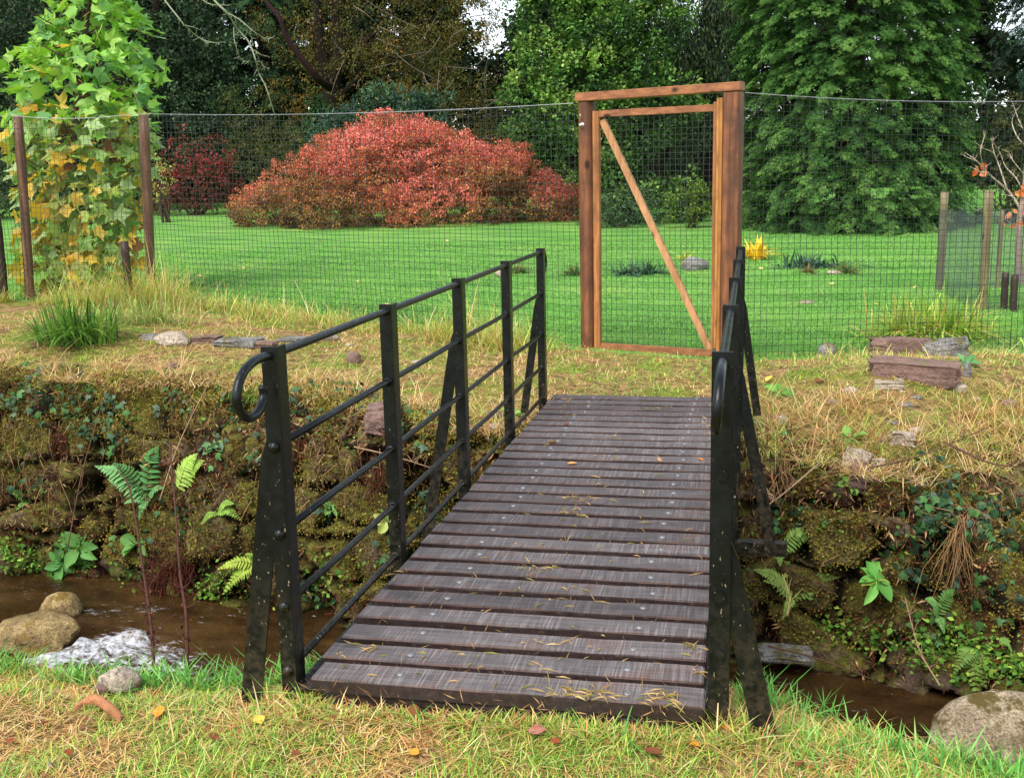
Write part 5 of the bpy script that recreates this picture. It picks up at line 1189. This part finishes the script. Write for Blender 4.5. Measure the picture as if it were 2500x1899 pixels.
rosette('pale green nettle like weed on the left near bank by the boulder', 35, 1385, 10, .13, [c(112, 172, 92), c(96, 156, 80)])

def stem(label, pts, r0, r1, col, heads=0, name='dead_stem', D=None):
    P = spline([ad(x, y, d) for x, y, d in pts], 6); t = thing(name, label, 'plant stem', tuple(P[0])); mb = MB(); mb.tube(P, np.linspace(r0, r1, len(P)), 6, col); obj('stem', mb, M_twig, t, smooth=True)
    mb = MB(); q = P[rng.integers(len(P)//3, len(P), 40)]
    for k in range(10):
        i = rng.integers(3, len(P)-1); e = P[i]+np.array([rng.normal(0, .05), rng.normal(0, .03), rng.uniform(.03, .1)]); mb.tube([P[i], (P[i]+e)/2+rng.normal(0, .008, 3), e], [.0025, .002, .001], 4, col, cap=False)
    if heads:
        i = rng.integers(int(len(P)*.1), int(len(P)*.55), heads); p = P[i]+rng.normal(0, .016, (heads, 3)); scatter(mb, LEAF[0]*np.array([1.3, 1, 1]), LEAF[1], p, frames(rng.normal(0, 1, p.shape), rng.normal(0, 1, p.shape)), rng.uniform(.010, .022, heads), pal([c(84, 44, 32), c(66, 34, 26), c(110, 62, 42)], heads, .2))
    o = obj('side_twigs', mb, M_twig, t); o['kind'] = 'stuff'; return t
RB = c(84, 54, 44)
stem('tall dark red stem on the near bank, nearer the railing', [(405, 1450, 4.75), (402, 1330, 4.8), (389, 1239, 4.85), (380, 1110, 4.9), (366, 954, 5.)], .008, .003, RB, 30)
stem('tall dark red stem leaning left, further from the railing', [(333, 1455, 4.75), (326, 1350, 4.8), (311, 1239, 4.85), (284, 1072, 4.9), (258, 1010, 5.)], .008, .003, RB, 30)
for pts, lab in (([(145, 1190, 8.9), (180, 1010, 9.1), (235, 830, 9.4)], 'long brown dead stalk leaning up the left bank wall'), ([(345, 1080, 8.7), (390, 950, 8.9), (470, 790, 9.2)], 'long pale brown stalk crossing the left bank wall beside the bright fern'), ([(765, 965, 8.), (850, 985, 7.8), (930, 1010, 7.7)], 'pale horizontal twig on the wall behind the left railing'),
                 ([(2030, 1480, 6.6), (1985, 1400, 6.9), (1955, 1290, 7.2)], 'thin pale stalk hanging low on the right bank wall'), ([(1660, 1395, 6.4), (1760, 1420, 6.4), (1880, 1465, 6.3)], 'thin red brown bramble stem trailing along the foot of the right wall'), ([(1880, 1010, 6.7), (1985, 985, 6.8), (2130, 925, 7.0)], 'crooked dark twig lying on the lip of the right bank'), ([(2050, 960, 7.), (2140, 1000, 6.9), (2230, 1010, 6.9)], 'brown root like branch along the lip of the right bank at the edge'), ([(1770, 1000, 7.), (1700, 1060, 6.7), (1660, 1090, 6.6)], 'bleached twig on the right bank below the stay'), ([(1700, 1330, 6.5), (1706, 1290, 6.5), (1690, 1240, 6.6)], 'thick yellowish root hanging at the foot of the right wall')):
    stem(lab, pts, .009 if 'thick' in lab or 'branch' in lab else .006, .003, c(150, 122, 92) if 'pale' in lab or 'bleached' in lab else (c(172, 160, 96) if 'yellowish' in lab else c(96, 70, 54)))

# ================================================================== STONES, BOULDERS, LITTER
def rock(name, label, p, size, mat, rough=.22, rot=0., sub=4, cat='stone', flat=False, group=None, tilt=(0, 0)):
    bm = bmesh.new()
    if flat:
        bmesh.ops.create_cube(bm, size=2); bmesh.ops.subdivide_edges(bm, edges=bm.edges[:], cuts=9, use_grid_fill=True)
        V = np.array([v.co[:] for v in bm.verts]); V = np.sign(V)*np.abs(V)**1.0; r_ = np.linalg.norm(V, axis=1)[:, None]; V = V*(1-.03*(r_-1)/.73)
    else:
        bmesh.ops.create_icosphere(bm, subdivisions=sub, radius=1); V = np.array([v.co[:] for v in bm.verts])
    F = [[v.index for v in f.verts] for f in bm.faces]; bm.free()
    o = rng.random(3)*50; d = nrm(V); V = V+d*rough*2*(fbm(V+o, 1.1, 3)-.5)[:, None]+d*rough*.9*(fbm(V+o, 3.5, 3)-.5)[:, None]
    if flat: V[:, 0] += .35*rough*4*(fbm(V[:, [1, 2, 0]]*.8+o, 1, 2)-.5); V[:, 2] += .22*np.sign(V[:, 2])*(fbm(V*[1.2, 1.2, .6]+o, 1, 2)-.5); V[:, :2] *= 1+.16*(np.round(3*fbm(V*[.3, .3, 3.]+o, 1, 2))/3-.5)[:, None]*2*rough/.16
    else:
        pl = nrm(rng.normal(0, 1, (7, 3)))                       # broken faces
        for n_ in pl:
            h = V@n_; k = h > .78; V[k] -= n_*(h[k]-.78)[:, None]*.75
    V = V*np.asarray(size)/1.
    M = (Matrix.Rotation(rot, 3, 'Z') @ Matrix.Rotation(tilt[0], 3, 'X') @ Matrix.Rotation(tilt[1], 3, 'Y')); V = V@np.array(M).T+np.asarray(p)
    mb = MB(); mb.add(V, F); o_ = obj(name, mb, mat, origin=p, smooth=not flat); return tag(o_, label, cat, group)
def rk(px, py, wpx, hpx, label, mat, base=None, up=.25, name='stone', **kw):
    """stone whose foot is seen at (px, py), wpx wide and hpx high in the photograph"""
    p = hit(px, py) if base is None else (wp(px, py, 0.) if base == 'wall' else az(px, py, base)); k = ((p-CAM)@fw)*KP/FPX
    w_, h_ = wpx*k/2, hpx*k/2; return rock(name, label, p+np.array([0, w_*.35, h_*(1-2*up)]), (w_, w_*kw.pop('deep', .7), h_*1.15), mat, **kw)
rk(1975, 828, 178, 44, 'large brown slate slab lying in front of the strap leaf clump on the right bank', M_slate, flat=True, rot=-.12, deep=.32, rough=.16, up=.05, tilt=(.12, .03))
rk(1945, 768, 125, 34, 'reddish brown flat stone behind the large slab, left of the tilted one', M_slate, flat=True, rot=.05, deep=.4, rough=.2, up=.05)
rk(2045, 772, 86, 36, 'tilted grey brown flat stone right of the reddish one, against the strap leaf clump', M_grey, flat=True, rot=-.35, deep=.5, rough=.14, tilt=(0, -.2), up=.05)
rk(1788, 770, 46, 34, 'grey mossy stone standing alone at the fence foot left of the slabs', M_grey)
rk(1922, 842, 60, 20, 'pale pointed flake of stone lying just below the large slab', M_pale, flat=True, deep=.6, rough=.2)
rk(2072, 848, 40, 26, 'whitish rounded stone right of and below the large slab', M_pale)
rk(2090, 815, 18, 44, 'small upright grey stone against the right end of the large slab', M_grey)
rk(1955, 925, 50, 28, 'pale brown angular stone in the dead grass above the ivy', M_pale, base='wall', flat=True, rough=.25, deep=.6)
rk(1925, 905, 26, 18, 'small grey stone up and left of the pale brown angular one', M_grey, base='wall')
rk(1850, 1003, 54, 40, 'pale squared stone perched at the top of the stack on the right wall', M_pale, base='wall', flat=True, rough=.12, rot=-.25, tilt=(-.3, .2), deep=.6)
rk(1868, 1045, 58, 44, 'dark brown stone sticking out under the pale squared stone', M_slate, base='wall', flat=True, rough=.18, rot=-.2, tilt=(.3, .3), deep=.8)
rk(1897, 1010, 26, 26, 'small pale stone to the right of the pale squared stone', M_pale, base='wall', flat=True, rough=.15)
rk(1838, 850, 38, 18, 'flat pale stone half hidden in grass left of the large slab', M_pale)
rk(1955, 880, 36, 14, 'bluish grey flat stone below the pale pointed flake', M_grey)
rk(2180, 880, 34, 22, 'dark stone in the grass near the right edge', M_slate)
rk(1690, 915, 30, 22, 'light stone beside the foot of the far right stay', M_pale)
rk(368, 748, 82, 40, 'pale grey rounded stone lying on top of the left bank', M_pale, deep=.6)
for i, (x, y, w_, h_, l) in enumerate([(335, 735, 60, 14, 'thin grey slate at the left end of the row of slates on the left bank'), (440, 742, 60, 18, 'thin slate just right of the pale rounded stone on the left bank'), (510, 750, 90, 20, 'broad thin brown slate in the middle of the left bank top'), (570, 752, 50, 18, 'brown slate at the right end of the row of slates on the left bank'), (640, 742, 70, 14, 'flat pale slate behind the near top rail of the left railing')]):
    rk(x, y, w_, h_, l, (M_grey, M_slate)[i % 2], flat=True, rough=.2, rot=rng.normal(0, .3), deep=.6)
rk(762, 785, 40, 32, 'pinkish grey stone on the left bank seen under the second top rail', M_slate)
rk(700, 735, 60, 20, 'pale stone on the left bank behind the second railing post', M_pale)
rk(372, 796, 30, 16, 'small orange pink stone on the mossy lip of the left bank', M_slate)
rk(818, 915, 70, 50, 'layered brown stone jutting from the bank behind the second left railing post', M_slate, base='wall', flat=True, rough=.2, deep=.9, rot=.3)
rk(1062, 952, 44, 40, 'pale brown stone beside the deck at the far left railing', M_pale, base='wall', deep=.8)
rk(1065, 905, 40, 20, 'pinkish flat stone on the bank behind the fourth left railing post', M_slate)
rk(1500, 584, 62, 36, 'smooth grey rock in the lawn bed seen through the gate', M_grey, deep=.8)
rk(1085, 598, 40, 16, 'pale rock in the lawn behind the far left railing post', M_pale)
rk(1800, 592, 34, 9, 'flat pale stone in the lawn bed right of the yellow plant', M_pale)
rk(1742, 656, 34, 8, 'small pale stone lying alone on the lawn behind the right fence', M_pale)
# pieces of rubble that nothing tells apart
for i in range(13):
    x = rng.uniform(1.4, 3.4); y = float(yt(x))+rng.uniform(-.05, 1.6); s = rng.uniform(.018, .045); z = float(zfar(x, y))
    rock('rubble_stone', 'small angular stone lying among dead grass on the right bank', (x, y, z+s*.05), (s*1.5, s, s*.6), (M_pale, M_grey, M_slate)[i % 3], sub=2, rot=rng.uniform(0, 3), group='rubble on the right bank')
for i in range(9):
    x = rng.uniform(-5.2, -1.2); y = float(yt(x))+rng.uniform(.1, 1.8); s = rng.uniform(.02, .05); z = float(zfar(x, y))
    rock('rubble_stone', 'small stone or slate chip lying on the left bank top', (x, y, z+s*.05), (s*1.6, s, s*.5), (M_pale, M_slate)[i % 2], sub=2, rot=rng.uniform(0, 3), group='rubble on the left bank')
# boulders in the stream
rk(50, 1420, 215, 84, 'large yellow brown wet boulder beside the white water at the left', M_wetboulder, base=-1.75, name='boulder', cat='boulder', deep=.75, up=.12, rough=.32, sub=5)
rk(125, 1335, 96, 58, 'smaller mossy boulder at the foot of the wall behind the white water', M_wetboulder, base=-1.7, name='boulder', cat='boulder', up=.2)
rk(2200, 1690, 360, 172, 'large pale granite boulder at the lower right corner of the stream', M_boulder, base=-1.75, name='boulder', cat='boulder', deep=.6, up=.10, rough=.16)
rk(2225, 1575, 130, 60, 'tan boulder behind the large pale one at the right edge', M_boulder, base=-1.7, name='boulder', cat='boulder', up=.15)
rk(1700, 1425, 110, 22, 'flat grey wet stone at the foot of the right wall', M_grey, base=-1.68, flat=True, deep=.5)
# near bank
def near(px, py):
    p = az(px, py, -.14); return p
def nst(px, py, wpx, hpx, label, mat, **kw):
    p = near(px, py); k = ((p-CAM)@fw)*KP/FPX; return rock(kw.pop('name', 'stone'), label, p+np.array([0, 0, hpx*k*.18]), (wpx*k/2, wpx*k*.35, hpx*k/2), mat, **kw)
nst(262, 1480, 88, 62, 'pale pointed stone on the left lip of the near bank', M_pale, rough=.3, rot=.4, tilt=(0, .35))
nst(222, 1490, 40, 26, 'pinkish small stone left of the pale pointed stone on the near bank', M_slate)
nst(110, 1668, 14, 40, 'short cut pale stalk stump at the lower left of the near bank', M_pale, sub=3)
# curl of bark
p = near(215, 1555); P = [near(168, 1540)+[0, 0, .02], near(205, 1530)+[0, 0, .035], near(240, 1548)+[0, 0, .03], near(266, 1562)+[0, 0, .008]]
q = spline(P, 6); mb = MB(); k = len(q); th = np.linspace(-.5, 2.5, 9)
V = np.concatenate([[q[i]+np.array([0, -math.cos(t)*.019, math.sin(t)*.019])*(1-.3*abs(i/k-.5)) for t in th] for i in range(k)]+[[q[i]+np.array([0, -math.cos(t)*.013, math.sin(t)*.013])*(1-.3*abs(i/k-.5)) for t in th] for i in range(k)])
F = [(i*9+j, (i+1)*9+j, (i+1)*9+j+1, i*9+j+1) for i in range(k-1) for j in range(8)]; F = F+[tuple(a+9*k for a in f[::-1]) for f in F]+[(i*9+e, i*9+e+9*k, (i+1)*9+e+9*k, (i+1)*9+e) for i in range(k-1) for e in (0, 8)]
mb.add(V, F, c(176, 122, 84)); tag(obj('bark_piece', mb, M_bark, origin=p), 'curled strip of orange brown bark lying on the near bank turf', 'bark')
# fallen leaves, each one its own object
FLV = OV*np.array([1.25, 1, 1]); FLV[:, 2] = .35*FLV[:, 0]**2-.10*(FLV[:, 1]-.5)**2
protos_l = {}
def fallen(px, py, Lpx, col, label, on=None):
    p = near(px, py)*np.array([1, 1, 0])+np.array([0, 0, float(znear(*[np.array([q]) for q in near(px, py)[:2]])[0])+.024]) if on is None else on(px, py); k = ((p-CAM)@fw)*KP/FPX; L = Lpx*k
    key = tuple(np.round(col, 3))
    if key not in protos_l:
        mb = MB(); mb.add(FLV-np.array([0, .5, 0]), OVF, col); protos_l[key] = mesh('fallen_leaf', mb, M_dry)
    o = bpy.data.objects.new('fallen_leaf', protos_l[key]); C.objects.link(o); o.location = p; o.scale = (L, L, L); o.rotation_euler = (rng.normal(.15, .25), rng.normal(0, .25), rng.uniform(0, 6.28))
    return tag(o, label, 'leaf', 'fallen leaves')
YL, OR, BN, PK, RDb = c(226, 184, 80), c(222, 140, 50), c(120, 74, 46), c(168, 106, 98), c(140, 70, 44)
for a_ in [(100, 1572, 30, PK, 'pinkish fallen leaf on the turf at the far left below the bark strip'), (345, 1550, 36, OR, 'orange fallen leaf right of the bark strip'), (25, 1612, 22, RDb, 'small red brown fallen leaf at the left edge of the turf'), (548, 1478, 30, OR, 'bright orange fallen leaf at the foot of the near left post'), (562, 1585, 36, YL, 'large yellow fallen leaf on the turf left of the deck'), (465, 1612, 30, BN, 'dark brown curled leaf left of the yellow leaf'), (895, 1576, 34, BN, 'brown crumpled leaf just below the first deck board'), (890, 1507, 60, BN, 'broad brown leaf lying against the sleeper under the first board'), (925, 1618, 24, RDb, 'thin red brown leaf below the crumpled brown leaf'), (895, 1650, 28, OR, 'orange brown leaf near the bottom edge, left of centre'), (1162, 1622, 42, PK, 'purplish pink leaf near the bottom edge in the middle'), (1085, 1620, 22, BN, 'small brown leaf left of the purplish pink leaf'), (1200, 1640, 24, RDb, 'small russet leaf right of the purplish pink leaf'), (1235, 1570, 22, PK, 'small mauve leaf close below the sleeper'), (1545, 1592, 30, RDb, 'russet leaf below the foot of the near right post'), (1565, 1618, 36, OR, 'long orange leaf under the russet leaf by the right post'), (1408, 1660, 44, BN, 'large brown curled leaf at the bottom edge right of centre'), (1500, 1650, 30, OR, 'gold brown leaf between the brown curled leaf and the right post'), (2025, 1642, 28, OR, 'orange brown leaf in the long grass by the granite boulder'), (1725, 1670, 28, BN, 'brown leaf at the bottom edge below the right stay'), (40, 1500, 20, OR, 'little orange leaf in the turf near the left boulder'), (820, 1655, 34, YL, 'yellow leaf at the bottom edge below the deck'), (640, 1650, 26, BN, 'dark leaf at the bottom edge left of the yellow leaf'), (150, 1640, 24, RDb, 'russet leaf at the lower left'), (1330, 1610, 18, OR, 'tiny orange leaf under the sleeper right of centre'), (1985, 1600, 24, OR, 'pale orange leaf close to the pale granite boulder')]:
    fallen(*a_)
dk = lambda x, y: az(x, y, .006)
for a_ in [(1193, 955, 22, c(210, 160, 100), 'pale curled leaf on the far deck boards at the left'), (1235, 1000, 24, c(222, 160, 92), 'orange tan leaf on the deck boards left of the middle'), (1515, 992, 16, OR, 'small orange leaf at the right end of a far board'), (1222, 915, 14, BN, 'tiny dark crumpled leaf far along the deck at the left'), (1425, 992, 14, c(190, 140, 100), 'faint brown leaf on a far deck board at the right')]:
    fallen(*a_, on=dk)
bkp = lambda x, y: hit(x, y)+np.array([0, 0, .03])
for a_ in [(1890, 985, 26, RDb, 'dark red leaf in the dead grass of the right bank'), (1770, 830, 26, BN, 'dark brown leaf beside the twig on the right bank'), (2160, 920, 28, RDb, 'dark red leaf near the right edge of the right bank'), (1660, 825, 24, YL, 'yellow leaf by the far right stay')]:
    fallen(*a_, on=bkp)

sml = mesh('fallen_leaf', MB().add(FLV-np.array([0, .5, 0]), OVF, c(216, 190, 120)), M_dry)
for i in range(36):
    p = hit(rng.choice([rng.uniform(360, 1230), rng.uniform(1640, 2000)]), rng.uniform(505, 690)); o = bpy.data.objects.new('fallen_leaf', sml); C.objects.link(o); o.location = p+np.array([0, 0, .03]); L = rng.uniform(.05, .10); o.scale = (L, L, L); o.rotation_euler = (rng.normal(0, .3), rng.normal(0, .3), rng.uniform(0, 6.28))
    tag(o, 'tiny pale fallen leaf lying on the mown lawn', 'leaf', 'pale leaves on the lawn')
# ---- bare sapling with a few orange leaves and its guard at the right edge
b = hit(2206, 612); D_ = (b-CAM)@fw; sp = tree('bare_sapling', 'bare pale barked sapling with a few orange leaves at the right edge', 'tree', b)
mb = MB(); sc_ = c(176, 158, 138)
A = lambda x, y, dd=0.: ad(x, y, D_+dd)
mb.tube(spline([b-np.array([0, 0, .2]), A(2200, 540), A(2203, 470), A(2214, 400), A(2225, 250), A(2240, 120)], 5), np.linspace(.055, .018, 26), 9, c(150, 128, 112))
for P, r in (([(2207, 455), (2180, 415), (2140, 380), (2112, 350), (2085, 330)], .020), ([(2140, 380), (2118, 372), (2095, 360)], .008), ([(2112, 350), (2100, 345), (2084, 338)], .007), ([(2125, 362), (2118, 330), (2125, 300), (2128, 292)], .008), ([(2175, 408), (2155, 350), (2145, 330), (2122, 320), (2105, 305)], .011), ([(2150, 340), (2143, 310), (2146, 303)], .007), ([(2213, 420), (2195, 385), (2172, 360), (2160, 330), (2140, 300)], .010), ([(2205, 500), (2180, 480), (2150, 462), (2110, 455)], .011), ([(2222, 320), (2200, 300), (2186, 265), (2195, 240)], .012), ([(2225, 300), (2205, 270), (2190, 230)], .010), ([(2215, 380), (2190, 350), (2180, 330)], .008), ([(2190, 425), (2170, 420), (2150, 400)], .007)):
    q = spline([A(x, y, -.12+.25*math.sin(x*.05)) if i else A(x, y) for i, (x, y) in enumerate(P)], 4); mb.tube(q, np.linspace(r, .003, len(q)), 6, sc_)
    for _ in range(5):
        j = rng.integers(2, len(q)); e = q[j]+np.array([rng.normal(0, .04), rng.normal(0, .03), rng.uniform(.02, .09)]); mb.tube([q[j], e], [.004, .0015], 4, sc_, cap=False)
obj('trunk', mb, M_twig, sp, smooth=True)
mb = MB(); lp_ = [(2112, 362), (2118, 370), (2105, 355), (2120, 350), (2200, 410), (2190, 415), (2205, 400), (2170, 480), (2185, 470), (2200, 462), (2195, 478), (2210, 455), (2180, 488), (2205, 420)]
p = np.array([A(x, y, -.15+rng.normal(0, .08)) for x, y in lp_]); ax = nrm(rng.normal(0, 1, p.shape)*np.array([1, .4, .5])+np.array([0, 0, -.4]))
scatter(mb, OV*np.array([1.2, 1, 1]), OVF, p, frames(ax, rng.normal(0, .6, p.shape)+np.array([0, -1, .4])), rng.uniform(.075, .14, len(p)), pal([c(214, 112, 60), c(232, 150, 96), c(204, 104, 54)], len(p), .1)); obj('leaves', mb, M_tulip, sp)
p0, p1 = hit(2030, 625), hit(2122, 668); tg = thing('tree_guard', 'square guard of weathered posts and fine grey mesh around the bare sapling', 'tree guard', tuple((p0+p1)/2))
def postat(p, ytop, r, mat, px):
    D = (p-CAM)@fw; top = ad(px, ytop, D)[2]; obj('post', posttube(p[0], p[1], p[2]-.2, top, r, 0.), mat, tg, smooth=True); return top
t0 = postat(p0, 414, .052, M_oldpost, 2040); t1 = postat(p1, 410, .050, M_oldpost, 2135)
p2 = p0+np.array([1.5, .35, 0.]); p3 = p1+np.array([1.6, .3, 0]); p4 = (p0+p2)/2; p4[2] = float(zfar(p4[0], p4[1]))
obj('post', posttube(p2[0], p2[1], -.2, t0, .045), M_oldpost, tg, smooth=True); obj('post', posttube(p3[0], p3[1], -.2, t1, .045), M_oldpost, tg, smooth=True); obj('post', posttube(p4[0], p4[1], -.2, t0-.25, .03), M_oldpost, tg, smooth=True)
for a_, b_ in ((p0, p1), (p0, p2), (p1, p3)):
    mb = MB(); net(mb, a_[:2]+[-.055, -.03], b_[:2]+[-.055, -.03], a_[2]-.02, b_[2]-.02, t0-.22, t0-.26, step=.030, w=.0024, wav=.006); obj('mesh_panel', mb, M_finenet, tg)
for q, lab, yt_ in (((2168, 668), 'short dark timber stake left of its twin inside the mesh guard', 588), ((2188, 672), 'short dark timber stake right of its twin inside the mesh guard', 592)):
    p = hit(*q); z1 = ad(q[0], yt_, (p-CAM)@fw)[2]; o = obj('stake', posttube(p[0], p[1], p[2]-.15, z1, .042), M_darkpost, origin=p, smooth=True); tag(o, lab, 'stake')
# stakes by the tulip tree
for (px, y0, y1, r, dd), lab in (((280, 650, 520, .05, 13.6), 'dark rough stake between the tulip tree and the right fence post'), ((8, 640, 470, .07, 14.6), 'dark thick stake at the left edge behind the fence')):
    p = ad(px, y0, dd); p[2] = float(zfar(p[0], p[1])); z1 = ad(px, y1, dd)[2]; tag(obj('stake', posttube(p[0], p[1], p[2]-.2, z1, r), M_darkpost, origin=p, smooth=True), lab, 'stake')
